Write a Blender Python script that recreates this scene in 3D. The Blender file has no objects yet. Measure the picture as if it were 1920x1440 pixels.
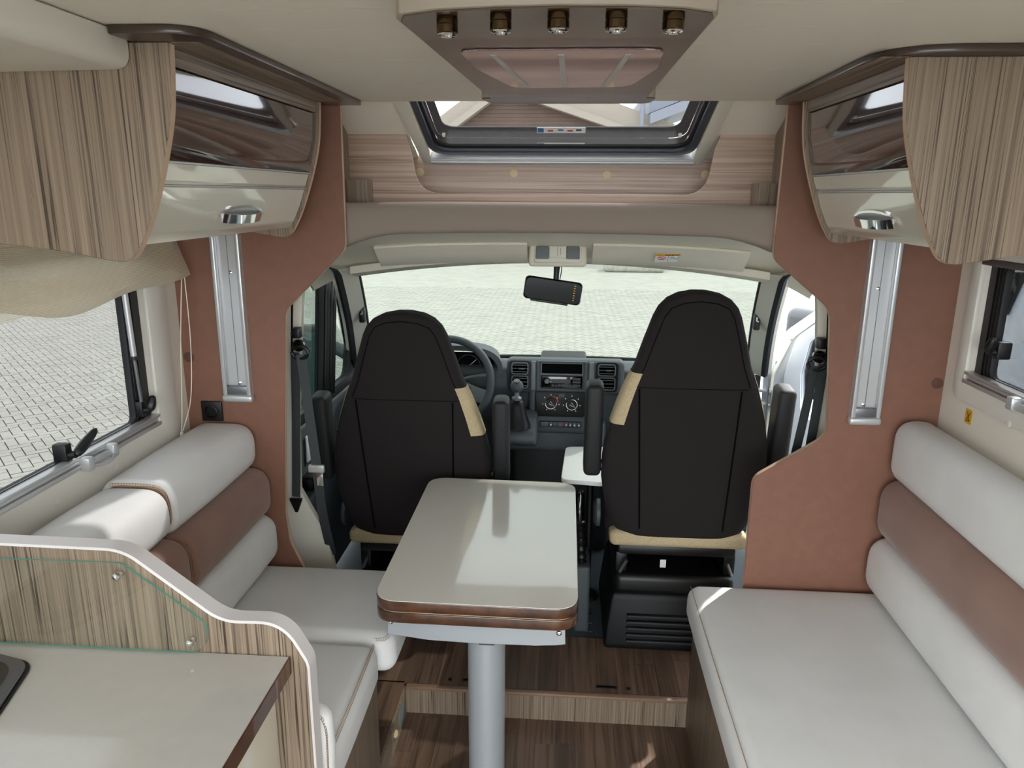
import bpy, bmesh, math, random
from mathutils import Vector, Matrix
random.seed(7)
scene = bpy.context.scene
COL = scene.collection

# ------------------------------------------------------------------ camera
FPX = 1385.0
CAM = Vector((0.03, 0.0, 1.66))
def cam_axes(vp=(1062, 366), roll=1.4):
    yv = Vector(((vp[0]-960)/FPX, (vp[1]-720)/FPX, 1)).normalized()
    r = math.radians(roll)
    down = Vector((-math.sin(r), math.cos(r), 0))
    d = (down - yv*down.dot(yv)).normalized()
    x = d.cross(yv)
    return x, yv, -d           # world X, Y, Z written in camera coordinates
AX, AY, AZ = cam_axes()
cam_data = bpy.data.cameras.new('camera')
cam_data.sensor_width = 36.0
cam_data.sensor_fit = 'HORIZONTAL'
cam_data.lens = FPX/1920*36.0
cam_data.clip_start = 0.02
cam_data.clip_end = 500
cam = bpy.data.objects.new('camera', cam_data)
COL.objects.link(cam)
right = Vector((AX[0], AY[0], AZ[0])); up = -Vector((AX[1], AY[1], AZ[1])); back = -Vector((AX[2], AY[2], AZ[2]))
mw = Matrix((right, up, back)).transposed().to_4x4()
mw.translation = CAM
cam.matrix_world = mw
scene.camera = cam
def project(p):
    q = Vector(p) - CAM
    c = Vector((AX[0]*q.x+AY[0]*q.y+AZ[0]*q.z, AX[1]*q.x+AY[1]*q.y+AZ[1]*q.z, AX[2]*q.x+AY[2]*q.y+AZ[2]*q.z))
    if c.z <= 0.01: return None
    return 960+FPX*c.x/c.z, 720+FPX*c.y/c.z

# ------------------------------------------------------------------ sky, sun, exposure
world = bpy.data.worlds.new('world'); scene.world = world
world.use_nodes = True
wn = world.node_tree.nodes; wl = world.node_tree.links
bg = wn['Background']
bg.inputs['Color'].default_value = (0.90, 0.96, 1.0, 1)
bg.inputs['Strength'].default_value = 1.8
sun_data = bpy.data.lights.new('sun', 'SUN')
sun_data.energy = 1.5
sun_data.angle = math.radians(1.0)
sun_data.color = (1.0, 0.97, 0.92)
sun = bpy.data.objects.new('sun', sun_data); COL.objects.link(sun)
sun.location = (8, 8, 12)
sun.rotation_euler = Vector((0.64, 0.74, 0.95)).to_track_quat('Z', 'Y').to_euler()
scene.view_settings.view_transform = 'Standard'
scene.view_settings.look = 'None'
scene.view_settings.gamma = 1.0
scene.view_settings.use_curve_mapping = False
scene.view_settings.exposure = 2.12

# ------------------------------------------------------------------ materials
def lin(c):
    return tuple(((v/255)/12.92 if v/255 <= 0.04045 else ((v/255+0.055)/1.055)**2.4) for v in c)
MATS = {}
def mat(name, rgb, rough=0.5, metal=0.0, spec=0.5, coat=0.0, bump=0.0, bscale=300.0, var=0.0, vscale=4.0, sheen=0.0):
    m = bpy.data.materials.new(name); m.use_nodes = True
    nt = m.node_tree; b = nt.nodes['Principled BSDF']
    c = lin(rgb)
    b.inputs['Base Color'].default_value = (*c, 1)
    b.inputs['Roughness'].default_value = rough
    b.inputs['Metallic'].default_value = metal
    b.inputs['Specular IOR Level'].default_value = spec
    b.inputs['Coat Weight'].default_value = coat
    b.inputs['Coat Roughness'].default_value = 0.03
    b.inputs['Sheen Weight'].default_value = sheen
    geo = nt.nodes.new('ShaderNodeNewGeometry')
    if var > 0:
        n = nt.nodes.new('ShaderNodeTexNoise'); n.inputs['Scale'].default_value = vscale; n.inputs['Detail'].default_value = 5
        nt.links.new(geo.outputs['Position'], n.inputs['Vector'])
        r = nt.nodes.new('ShaderNodeMapRange'); r.inputs['From Min'].default_value = 0.3; r.inputs['From Max'].default_value = 0.7
        r.inputs['To Min'].default_value = 1-var; r.inputs['To Max'].default_value = 1+var
        nt.links.new(n.outputs['Fac'], r.inputs['Value'])
        mx = nt.nodes.new('ShaderNodeVectorMath'); mx.operation = 'SCALE'
        mx.inputs[0].default_value = c
        nt.links.new(r.outputs['Result'], mx.inputs['Scale'])
        nt.links.new(mx.outputs[0], b.inputs['Base Color'])
    if bump > 0:
        n2 = nt.nodes.new('ShaderNodeTexNoise'); n2.inputs['Scale'].default_value = bscale; n2.inputs['Detail'].default_value = 3
        nt.links.new(geo.outputs['Position'], n2.inputs['Vector'])
        bp = nt.nodes.new('ShaderNodeBump'); bp.inputs['Strength'].default_value = bump; bp.inputs['Distance'].default_value = 0.002
        nt.links.new(n2.outputs['Fac'], bp.inputs['Height'])
        nt.links.new(bp.outputs['Normal'], b.inputs['Normal'])
    MATS[name] = m
    return m

def wood(name, axis, light, mid, dark, across=42.0, along=1.1, lines=0.5, rough=0.42, rnd=False, coat=0.0):
    m = bpy.data.materials.new(name); m.use_nodes = True
    nt = m.node_tree; b = nt.nodes['Principled BSDF']; L = nt.links.new
    geo = nt.nodes.new('ShaderNodeNewGeometry')
    vec = geo.outputs['Position']
    oi = None
    if rnd:
        oi = nt.nodes.new('ShaderNodeObjectInfo')
        ad = nt.nodes.new('ShaderNodeVectorMath'); ad.operation = 'MULTIPLY_ADD'
        L(oi.outputs['Random'], ad.inputs[0]); ad.inputs[1].default_value = (13.7, 9.1, 5.3)
        L(vec, ad.inputs[2]); vec = ad.outputs[0]
    def layer(ac, al, detail, dist=0.0):
        mp = nt.nodes.new('ShaderNodeMapping'); s = [ac, ac, ac]; s[axis] = al
        mp.inputs['Scale'].default_value = s; L(vec, mp.inputs['Vector'])
        n = nt.nodes.new('ShaderNodeTexNoise'); n.inputs['Scale'].default_value = 1.0
        n.inputs['Detail'].default_value = detail; n.inputs['Distortion'].default_value = dist
        L(mp.outputs[0], n.inputs['Vector']); return n.outputs['Fac']
    def ramp(fac, stops):
        r = nt.nodes.new('ShaderNodeValToRGB'); e = r.color_ramp.elements
        e[0].position, e[0].color = stops[0][0], (*stops[0][1], 1)
        e[1].position, e[1].color = stops[-1][0], (*stops[-1][1], 1)
        for p, c in stops[1:-1]:
            k = e.new(p); k.color = (*c, 1)
        L(fac, r.inputs['Fac']); return r.outputs['Color']
    lc, mc, dc = lin(light), lin(mid), lin(dark)
    base = ramp(layer(across, along, 6, 0.3), [(0.30, mc), (0.66, lc)])
    def thin(fac, w):
        s_ = nt.nodes.new('ShaderNodeMath'); s_.operation = 'SUBTRACT'; L(fac, s_.inputs[0]); s_.inputs[1].default_value = 0.5
        a_ = nt.nodes.new('ShaderNodeMath'); a_.operation = 'ABSOLUTE'; L(s_.outputs[0], a_.inputs[0])
        return ramp(a_.outputs[0], [(0.0, (1, 1, 1)), (w*0.35, (1, 1, 1)), (w, (0, 0, 0))])
    l1 = thin(layer(across*1.15, along*0.55, 1, 0.1), 0.045)
    gate = ramp(layer(across*0.35, along*1.8, 3, 0.2), [(0.36, (0.12, 0.12, 0.12)), (0.62, (1, 1, 1))])
    gm = nt.nodes.new('ShaderNodeMath'); gm.operation = 'MULTIPLY'; L(l1, gm.inputs[0]); L(gate, gm.inputs[1])
    ln = gm.outputs[0]
    mix = nt.nodes.new('ShaderNodeMix'); mix.data_type = 'RGBA'; mix.blend_type = 'MIX'
    fm = nt.nodes.new('ShaderNodeMath'); fm.operation = 'MULTIPLY'; fm.inputs[1].default_value = lines
    L(ln, fm.inputs[0]); L(fm.outputs[0], mix.inputs['Factor'])
    L(base, mix.inputs['A']); mix.inputs['B'].default_value = (*dc, 1)
    out = mix.outputs['Result']
    if rnd:
        hv = nt.nodes.new('ShaderNodeHueSaturation')
        mr = nt.nodes.new('ShaderNodeMapRange'); mr.inputs['To Min'].default_value = 0.72; mr.inputs['To Max'].default_value = 1.25
        L(oi.outputs['Random'], mr.inputs['Value']); L(mr.outputs['Result'], hv.inputs['Value']); L(out, hv.inputs['Color'])
        out = hv.outputs['Color']
    L(out, b.inputs['Base Color'])
    b.inputs['Roughness'].default_value = rough
    b.inputs['Coat Weight'].default_value = coat
    bp = nt.nodes.new('ShaderNodeBump'); bp.inputs['Strength'].default_value = 0.12; bp.inputs['Distance'].default_value = 0.001
    L(fm.outputs[0], bp.inputs['Height']); bp.invert = True
    L(bp.outputs['Normal'], b.inputs['Normal'])
    MATS[name] = m
    return m

def glass(name, tint, ior=1.45, rough=0.0, fac=1.0):
    """thin sheet: tinted straight-through transmission plus a Fresnel reflection"""
    m = bpy.data.materials.new(name); m.use_nodes = True
    nt = m.node_tree; nt.nodes.clear(); L = nt.links.new
    o = nt.nodes.new('ShaderNodeOutputMaterial')
    t = nt.nodes.new('ShaderNodeBsdfTransparent'); t.inputs['Color'].default_value = (*tint, 1)
    g = nt.nodes.new('ShaderNodeBsdfGlossy'); g.inputs['Roughness'].default_value = rough
    lw = nt.nodes.new('ShaderNodeLayerWeight'); lw.inputs['Blend'].default_value = 0.5
    f = nt.nodes.new('ShaderNodeMath'); f.operation = 'POWER'; f.inputs[1].default_value = 5.0
    L(lw.outputs['Facing'], f.inputs[0])
    k = nt.nodes.new('ShaderNodeMath'); k.operation = 'MULTIPLY_ADD'; k.inputs[1].default_value = 0.6*fac
    k.inputs[2].default_value = ((ior-1)/(ior+1))**2*fac
    L(f.outputs[0], k.inputs[0])
    mx = nt.nodes.new('ShaderNodeMixShader')
    L(k.outputs[0], mx.inputs[0]); L(t.outputs[0], mx.inputs[1]); L(g.outputs[0], mx.inputs[2]); L(mx.outputs[0], o.inputs[0])
    MATS[name] = m
    return m

WL, WM, WD = (152, 134, 114), (116, 100, 84), (44, 33, 26)
wood('wood_vertical', 2, WL, WM, WD, across=150, along=1.6, lines=0.9)
wood('wood_along', 1, WL, WM, WD, across=150, along=1.6, lines=0.9)
wood('wood_across', 0, (190, 165, 146), (156, 130, 113), (104, 80, 68), across=110, along=1.4, lines=0.6)
wood('floor_wood', 1, (114, 90, 74), (82, 62, 50), (42, 29, 22), across=60, along=2.4, lines=0.5, rough=0.38, rnd=True)
mat('edge_band', (200, 172, 146), 0.5)
mat('partition', (128, 88, 71), 0.62, var=0.05, vscale=30, bump=0.08, bscale=700)
mat('wall', (232, 224, 211), 0.55, bump=0.05, bscale=500)
mat('window_frame', (226, 222, 212), 0.4)
mat('ceiling', (224, 217, 203), 0.6, bump=0.06, bscale=500)
mat('leather_white', (228, 227, 225), 0.62, bump=0.15, bscale=500, var=0.03, vscale=9)
mat('suede_brown', (140, 106, 92), 0.85, bump=0.12, bscale=600, var=0.10, vscale=7, sheen=0.25)
mat('stitch', (186, 162, 128), 0.8)
mat('stitch_dark', (150, 122, 96), 0.8)
mat('gloss_brown', (64, 44, 36), 0.08, coat=1.0, var=0.25, vscale=26)
mat('gloss_cream', (226, 222, 206), 0.10, coat=1.0)
mat('cornice', (62, 48, 40), 0.30, coat=0.3)
mat('table_top', (218, 213, 203), 0.16, coat=0.7)
mat('table_edge', (78, 50, 34), 0.22, coat=0.6, var=0.40, vscale=28)
mat('counter_top', (188, 184, 176), 0.16, coat=0.6, var=0.02, vscale=40)
mat('pole_metal', (176, 182, 186), 0.34, metal=0.35)
mat('alu', (202, 203, 204), 0.34, metal=0.55)
mat('alu_dark', (120, 122, 126), 0.35, metal=0.7)
mat('chrome', (232, 232, 232), 0.06, metal=1.0)
mat('bronze', (84, 70, 52), 0.16, metal=1.0)
mat('black', (11, 12, 13), 0.45)
mat('black_gloss', (10, 11, 13), 0.12, coat=0.5)
mat('rubber', (24, 25, 27), 0.6)
mat('strap', (50, 54, 56), 0.7)
mat('sky_seal', (56, 61, 70), 0.35)
mat('sky_border', (74, 72, 72), 0.5, var=0.15, vscale=60)
mat('seat_cloth', (39, 35, 35), 0.95, bump=0.2, bscale=900, spec=0.2, sheen=0.02)
mat('seat_beige', (190, 172, 138), 0.95, bump=0.5, bscale=420, var=0.22, vscale=330)
mat('seam', (7, 7, 7), 0.95, spec=0.1)
mat('mirror_dark', (9, 10, 11), 0.12, spec=0.25)
mat('step_nosing', (134, 106, 86), 0.45)
mat('dash', (68, 74, 78), 0.55, bump=0.1, bscale=600)
mat('dash_light', (104, 110, 112), 0.45)
mat('dash_black', (10, 11, 12), 0.5, spec=0.3)
mat('trim_silver', (214, 216, 218), 0.35, metal=0.15)
mat('lamp_housing', (158, 147, 132), 0.5)
mat('headliner', (214, 208, 190), 0.85, bump=0.1, bscale=700)
mat('cab_trim', (212, 208, 194), 0.6)
mat('pad_fabric', (140, 127, 116), 0.9, bump=0.15, bscale=700)
mat('white_paint', (176, 179, 184), 0.25, coat=0.8)
mat('mat_rubber', (64, 72, 76), 0.6, bump=0.1, bscale=300)
mat('cord', (232, 226, 210), 0.7)
mat('white', (236, 236, 232), 0.5)
mat('print_white', (228, 230, 228), 0.5)
mat('yellow', (226, 168, 34), 0.5)
mat('red', (198, 46, 34), 0.5)
mat('ink', (30, 30, 30), 0.6)
mat('ink_blue', (60, 110, 160), 0.6)
mat('pale_blue', (112, 126, 132), 0.5)
mat('green', (26, 120, 92), 0.5)
mat('cap_beige', (200, 176, 140), 0.55)
mat('cap_brown', (92, 60, 46), 0.55)
mat('joint', (62, 60, 56), 0.95)
mat('paver', (178, 176, 166), 0.9, var=0.09, vscale=3.2, bump=0.3, bscale=120)
mat('stone', (186, 184, 172), 0.9, var=0.2, vscale=6, bump=0.6, bscale=30)
mat('roof_beige', (150, 141, 128), 0.7)
mat('siding_brown', (92, 74, 64), 0.8, var=0.1, vscale=3)
mat('roof_grey', (124, 128, 136), 0.7)
mat('van_paint', (236, 240, 248), 0.3, coat=0.4)
mat('smoke_black', (30, 32, 36), 0.5)
glass('glass_acrylic', (0.40, 0.40, 0.40), 1.35)
glass('glass_wind', (0.210, 0.224, 0.212), 1.35)
glass('glass_door', (0.33, 0.36, 0.345), 1.35)
glass('glass_sky', (0.62, 0.62, 0.63), 1.35)
glass('glass_clear', (0.975, 0.99, 0.985), 1.4)
glass('glass_open', (0.84, 0.86, 0.86), 1.35)
mat('glass_edge', (96, 164, 146), 0.15)

def sheer(name, rgb, opacity, stripe=0.0):
    m = bpy.data.materials.new(name); m.use_nodes = True
    nt = m.node_tree; nt.nodes.clear(); L = nt.links.new
    o = nt.nodes.new('ShaderNodeOutputMaterial')
    d = nt.nodes.new('ShaderNodeBsdfDiffuse'); d.inputs['Color'].default_value = (*lin(rgb), 1)
    tl = nt.nodes.new('ShaderNodeBsdfTranslucent'); tl.inputs['Color'].default_value = (*lin(rgb), 1)
    mx = nt.nodes.new('ShaderNodeMixShader'); mx.inputs[0].default_value = 0.62
    L(d.outputs[0], mx.inputs[1]); L(tl.outputs[0], mx.inputs[2])
    t = nt.nodes.new('ShaderNodeBsdfTransparent')
    m2 = nt.nodes.new('ShaderNodeMixShader'); m2.inputs[0].default_value = opacity
    if stripe:
        geo = nt.nodes.new('ShaderNodeNewGeometry')
        w = nt.nodes.new('ShaderNodeTexWave'); w.bands_direction = 'Z'; w.inputs['Scale'].default_value = 90.0
        w.inputs['Distortion'].default_value = 0.4
        L(geo.outputs['Position'], w.inputs['Vector'])
        r = nt.nodes.new('ShaderNodeMapRange'); r.inputs['To Min'].default_value = opacity; r.inputs['To Max'].default_value = opacity-stripe
        L(w.outputs['Fac'], r.inputs['Value']); L(r.outputs['Result'], m2.inputs[0])
    L(t.outputs[0], m2.inputs[1]); L(mx.outputs[0], m2.inputs[2]); L(m2.outputs[0], o.inputs[0])
    MATS[name] = m
sheer('blind_fabric', (250, 242, 224), 0.92, 0.30)

# ------------------------------------------------------------------ mesh helpers
def fillet(pts, r, n=5):
    """round the corners of a closed 2-D polygon; r is one radius or one per corner"""
    out = []; k = len(pts)
    rs = r if isinstance(r, (list, tuple)) else [r]*k
    for i in range(k):
        p = Vector(pts[i]).to_2d() if len(pts[i]) > 2 else Vector(pts[i]); a = Vector(pts[i-1]); b = Vector(pts[(i+1) % k])
        va, vb = (a-p), (b-p); la, lb = va.length, vb.length
        if rs[i] <= 0 or la < 1e-6 or lb < 1e-6:
            out.append((p.x, p.y)); continue
        va /= la; vb /= lb
        ang = math.acos(max(-1, min(1, va.dot(vb))))
        if ang > math.pi-0.06:
            out.append((p.x, p.y)); continue
        d = min(rs[i]/math.tan(ang/2), la*0.49, lb*0.49)
        s, e = p+va*d, p+vb*d
        for j in range(n+1):
            t = j/n
            q = s*(1-t)**2 + p*2*t*(1-t) + e*t*t
            out.append((q.x, q.y))
    return out
def rrect(x0, x1, y0, y1, r, n=5):
    return fillet([(x0, y0), (x1, y0), (x1, y1), (x0, y1)], r, n)

class MB:
    def __init__(s): s.v = []; s.f = []; s.m = []
    def add(s, vs, fs, mi=0):
        o = len(s.v); s.v += [tuple(p) for p in vs]; s.f += [tuple(i+o for i in f) for f in fs]; s.m += [mi]*len(fs); return s
    def box(s, x0, x1, y0, y1, z0, z1, mi=0):
        vs = [(x, y, z) for z in (z0, z1) for y in (y0, y1) for x in (x0, x1)]
        return s.add(vs, [(0, 2, 3, 1), (4, 5, 7, 6), (0, 1, 5, 4), (2, 6, 7, 3), (0, 4, 6, 2), (1, 3, 7, 5)], mi)
    def rbox(s, x0, x1, y0, y1, z0, z1, r=0.01, seg=3, mi=0, M=None):
        bm = bmesh.new(); bmesh.ops.create_cube(bm, size=1.0)
        for v in bm.verts:
            v.co = Vector(((x0+x1)/2+v.co.x*(x1-x0), (y0+y1)/2+v.co.y*(y1-y0), (z0+z1)/2+v.co.z*(z1-z0)))
        r = min(r, 0.49*min(abs(x1-x0), abs(y1-y0), abs(z1-z0)))
        bmesh.ops.bevel(bm, geom=bm.edges[:], offset=r, segments=seg, profile=0.5, affect='EDGES')
        if M: bmesh.ops.transform(bm, matrix=M, verts=bm.verts)
        bm.verts.index_update()
        s.add([v.co[:] for v in bm.verts], [[v.index for v in f.verts] for f in bm.faces], mi); bm.free(); return s
    @staticmethod
    def _p(axis, u, w, t):
        return (t, u, w) if axis == 'x' else ((u, t, w) if axis == 'y' else (u, w, t))
    def prism(s, poly, axis, a, b, mi=0, side=None):
        n = len(poly)
        vs = [s._p(axis, u, w, a) for u, w in poly] + [s._p(axis, u, w, b) for u, w in poly]
        s.add(vs, [tuple(range(n-1, -1, -1)), tuple(range(n, 2*n))], mi)
        o = len(s.v)-2*n
        for i in range(n):
            j = (i+1) % n
            s.f.append((o+i, o+j, o+n+j, o+n+i)); s.m.append(mi if side is None else side)
        return s
    def frame(s, outer, inner, axis, a, b, mi=0):
        n = len(outer); assert n == len(inner)
        vs = []
        for t in (a, b):
            vs += [s._p(axis, u, w, t) for u, w in outer] + [s._p(axis, u, w, t) for u, w in inner]
        fs = []
        for i in range(n):
            j = (i+1) % n
            fs += [(i, j, n+j, n+i), (2*n+i, 3*n+i, 3*n+j, 2*n+j), (i, 2*n+i, 2*n+j, j), (n+i, n+j, 3*n+j, 3*n+i)]
        return s.add(vs, fs, mi)
    def loft(s, rings, caps=True, closed=True, mi=0):
        n = len(rings[0]); vs = [p for r in rings for p in r]; fs = []
        for k in range(len(rings)-1):
            for i in range(n if closed else n-1):
                j = (i+1) % n
                fs.append((k*n+i, k*n+j, (k+1)*n+j, (k+1)*n+i))
        if caps:
            fs += [tuple(range(n-1, -1, -1)), tuple(range((len(rings)-1)*n, len(rings)*n))]
        return s.add(vs, fs, mi)
    def tube(s, path, r, seg=8, mi=0, closed=False, flat=None):
        """round tube, or a flat strap when flat=(half width, half thickness, side vector)"""
        P = [Vector(p) for p in path]; rings = []
        k = len(P)
        for i in range(k):
            if closed: t = (P[(i+1) % k]-P[i-1])
            else: t = P[min(i+1, k-1)]-P[max(i-1, 0)]
            t.normalize()
            ref = Vector(flat[2]) if flat else (Vector((0, 0, 1)) if abs(t.z) < 0.9 else Vector((1, 0, 0)))
            u = (ref - t*ref.dot(t)).normalized(); w = t.cross(u)
            rr = r[i] if isinstance(r, (list, tuple)) else r
            if flat:
                rings.append([P[i]+u*flat[0]*a+w*flat[1]*b for a, b in ((-1, -1), (1, -1), (1, 1), (-1, 1))])
            else:
                rings.append([P[i]+u*rr*math.cos(2*math.pi*j/seg)+w*rr*math.sin(2*math.pi*j/seg) for j in range(seg)])
        if closed: rings.append(rings[0])
        return s.loft(rings, caps=not closed, mi=mi)
    def lathe(s, prof, c=(0, 0, 0), axis=(0, 0, 1), seg=24, mi=0):
        a = Vector(axis).normalized(); ref = Vector((1, 0, 0)) if abs(a.x) < 0.9 else Vector((0, 1, 0))
        u = (ref-a*ref.dot(a)).normalized(); w = a.cross(u); c = Vector(c)
        rings = [[c+a*h+u*r*math.cos(2*math.pi*j/seg)+w*r*math.sin(2*math.pi*j/seg) for j in range(seg)] for r, h in prof]
        return s.loft(rings, caps=True, mi=mi)
    def xf(s, M):
        s.v = [tuple(M @ Vector(p)) for p in s.v]; return s
    def build(s, name, mats, parent=None, bevel=0.0, seg=2, smooth=True, ang=40, kind=None, label=None, cat=None, group=None):
        bm = bmesh.new()
        vv = [bm.verts.new(p) for p in s.v]
        for f, mi in zip(s.f, s.m):
            try:
                fc = bm.faces.new([vv[i] for i in f]); fc.material_index = mi
            except ValueError: pass
        bmesh.ops.remove_doubles(bm, verts=bm.verts, dist=1e-6)
        bmesh.ops.recalc_face_normals(bm, faces=bm.faces)
        if bevel > 0:
            ed = [e for e in bm.edges if len(e.link_faces) == 2 and e.calc_face_angle(0) > 0.6]
            if ed: bmesh.ops.bevel(bm, geom=ed, offset=bevel, segments=seg, profile=0.5, affect='EDGES', clamp_overlap=True)
        if parent is not None:
            off = parent.location.copy(); p = parent.parent
            while p is not None: off += p.location; p = p.parent
        else:
            xs = [v.co for v in bm.verts]
            off = Vector(((min(p.x for p in xs)+max(p.x for p in xs))/2, (min(p.y for p in xs)+max(p.y for p in xs))/2, min(p.z for p in xs)))
        bmesh.ops.translate(bm, vec=-off, verts=bm.verts)
        me = bpy.data.meshes.new(name); bm.to_mesh(me); bm.free()
        if smooth:
            me.shade_smooth(); me.set_sharp_from_angle(angle=math.radians(ang))
        for m in (mats if isinstance(mats, (list, tuple)) else [mats]): me.materials.append(MATS[m])
        o = bpy.data.objects.new(name, me); COL.objects.link(o)
        if parent is not None: o.parent = parent
        else: o.location = off
        tag(o, label, cat, group, kind)
        return o
def tag(o, label=None, cat=None, group=None, kind=None):
    if label: o['label'] = label
    if cat: o['category'] = cat
    if group: o['group'] = group
    if kind: o['kind'] = kind
    return o
def thing(name, loc, label, cat=None, group=None, kind=None):
    o = bpy.data.objects.new(name, None); COL.objects.link(o); o.location = loc; o.empty_display_size = 0.05
    return tag(o, label, cat, group, kind)
def text_mesh(body, size, M, name, m, parent):
    cu = bpy.data.curves.new('lettering', 'FONT'); cu.body = body; cu.size = size; cu.extrude = 0.0003
    cu.align_x = 'CENTER'; cu.align_y = 'CENTER'
    t = bpy.data.objects.new('lettering', cu); COL.objects.link(t)
    dg = bpy.context.evaluated_depsgraph_get(); dg.update()
    me = bpy.data.meshes.new_from_object(t.evaluated_get(dg))
    bpy.data.objects.remove(t)
    mb = MB(); mb.add([M @ v.co for v in me.vertices], [list(p.vertices) for p in me.polygons])
    return mb.build(name, m, parent, smooth=False)
def smoothstep_path(pts, n=8):
    """Catmull-Rom through points"""
    P = [Vector(p) for p in pts]; out = []
    for i in range(len(P)-1):
        p0, p1, p2, p3 = P[max(i-1, 0)], P[i], P[i+1], P[min(i+2, len(P)-1)]
        for j in range(n):
            t = j/n
            out.append(0.5*((2*p1)+(-p0+p2)*t+(2*p0-5*p1+4*p2-p3)*t*t+(-p0+3*p1-3*p2+p3)*t**3))
    out.append(P[-1]); return out
# ------------------------------------------------------------------ floors
YP = 2.06           # face of the cab partition
XL, XR = -1.09, 1.085
ZC = 1.90
fl = MB().box(-1.12, 1.12, -1.0, 2.10, -0.06, -0.004).build('floor', 'floor_wood', smooth=False, kind='structure', label='dark brown plank floor of the living area between the benches')
def planks(parent, x0, x1, y0, y1, z, w, seed, name='plank', th=0.004):
    rnd = random.Random(seed); x = x0; k = 0
    while x < x1-0.005:
        xe = min(x+w, x1); y = y0 - rnd.uniform(0, 0.5)
        while y < y1:
            L_ = rnd.uniform(0.35, 0.8); ye = min(y+L_, y1); ys = max(y, y0)
            if ye-ys > 0.02:
                MB().box(x+0.0004, xe-0.0004, ys+0.0004, ye-0.0004, z-th, z).build(name, 'floor_wood', parent, smooth=False)
            y += L_
        x = xe; k += 1
planks(fl, -0.46, 0.50, 0.9, 2.07, 0.0, 0.062, 3)
st = thing('floor_step', (0, 2.07, 0), 'raised plank platform with a pale striped riser leading to the cab seats', kind='structure')
MB().box(-0.62, 0.60, 2.075, 2.39, -0.004, 0.094).build('platform_body', 'wood_vertical', st, smooth=False)
MB().box(-0.455, 0.46, 2.068, 2.075, 0.0, 0.088).build('riser', 'wood_vertical', st, smooth=False)
MB().rbox(-0.455, 0.46, 2.064, 2.085, 0.0885, 0.1005, 0.003, 2).build('nosing', 'step_nosing', st)
planks(st, -0.62, 0.60, 2.085, 2.39, 0.1, 0.066, 8)
for sx, sl in ((-0.25, 0.05), (0.20, 0.07)):
    o = MB().prism(rrect(sx-sl/2, sx+sl/2, 2.108, 2.120, 0.005, 3), 'z', 0.1, 0.1022).build('finger_slot', 'black', st)
    MB().prism(rrect(sx-sl/2+0.006, sx+sl/2-0.006, 2.1115, 2.1165, 0.002, 3), 'z', 0.1022, 0.1027).build('slot_opening', 'seam', o)
for sx in (-0.315, 0.272):
    MB().lathe([(0.0, 0.0), (0.007, 0.0), (0.007, 0.0015), (0.004, 0.0025), (0.0, 0.0025)], (sx, 2.112, 0.1), seg=14).build('floor_plug', 'black', st)
# plinth along the left bench
pl = thing('bench_plinth', (-0.5, 1.6, 0), 'low plinth with dark plank top beside the left bench', 'plinth')
MB().prism(fillet([(-0.455, 2.095), (-0.455, 1.16), (-0.62, 1.16), (-0.62, 2.095)], [0.03, 0, 0, 0], 5), 'z', 0.0, 0.094).build('plinth_body', 'wood_vertical', pl)
for y0, y1 in ((1.16, 1.33), (1.33, 1.875), (1.875, 2.092)):
    MB().box(-0.537, -0.462, y0+0.0005, y1-0.0005, 0.094, 0.1).build('plank', 'floor_wood', pl, smooth=False)
MB().box(-0.62, -0.538, 1.16, 2.092, 0.094, 0.1).build('plank', 'floor_wood', pl, smooth=False)
MB().lathe([(0, 0), (0.012, 0), (0.012, 0.005), (0.006, 0.009), (0, 0.009)], (-0.455, 1.905, 0.05), (1, 0, 0), 14).build('knob', 'cap_beige', pl)
MB().prism(rrect(1.96, 2.03, 0.02, 0.075, 0.015), 'x', -0.4549, -0.4538).build('sticker', 'pale_blue', pl)
MB().box(-0.95, 0.95, 2.39, 3.5, 0.04, 0.092).build('floor_cab', 'mat_rubber', smooth=False, kind='structure', label='grey rubber mat on the cab floor between the front seats')
# ribs of the rubber mat
rb = thing('mat_ribs', (0.1, 2.5, 0.092), 'rows of short raised ribs moulded in the grey cab mat', 'mat')
for k in range(7):
    MB().rbox(0.105, 0.165, 2.44+k*0.055, 2.448+k*0.055, 0.0915, 0.0945, 0.002, 2).build('rib', 'mat_rubber', rb)

# ------------------------------------------------------------------ side walls with window openings
def side_wall(name, x0, x1, oy0, oy1, oz0, oz1, label):
    w = thing(name, (x0, 0, 0), label, kind='structure')
    y0, y1 = -1.0, YP+0.012
    for nm, a, b, c, d in (('wall_panel_below', y0, y1, 0.0, oz0), ('wall_panel_above', y0, y1, oz1, ZC+0.1), ('wall_panel_near', y0, oy0, oz0, oz1), ('wall_panel_far', oy1, y1, oz0, oz1)):
        MB().box(x0, x1, a, b, c, d).build('wall_panel', 'wall', w, smooth=False)
    return w
side_wall('wall_left', -1.125, XL, 0.64, 1.886, 1.036, 1.53, 'cream side wall with the window above the left bench')
side_wall('wall_right', XR, 1.12, 0.64, 1.946, 1.195, 1.515, 'cream side wall with the window above the right sofa')

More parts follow.
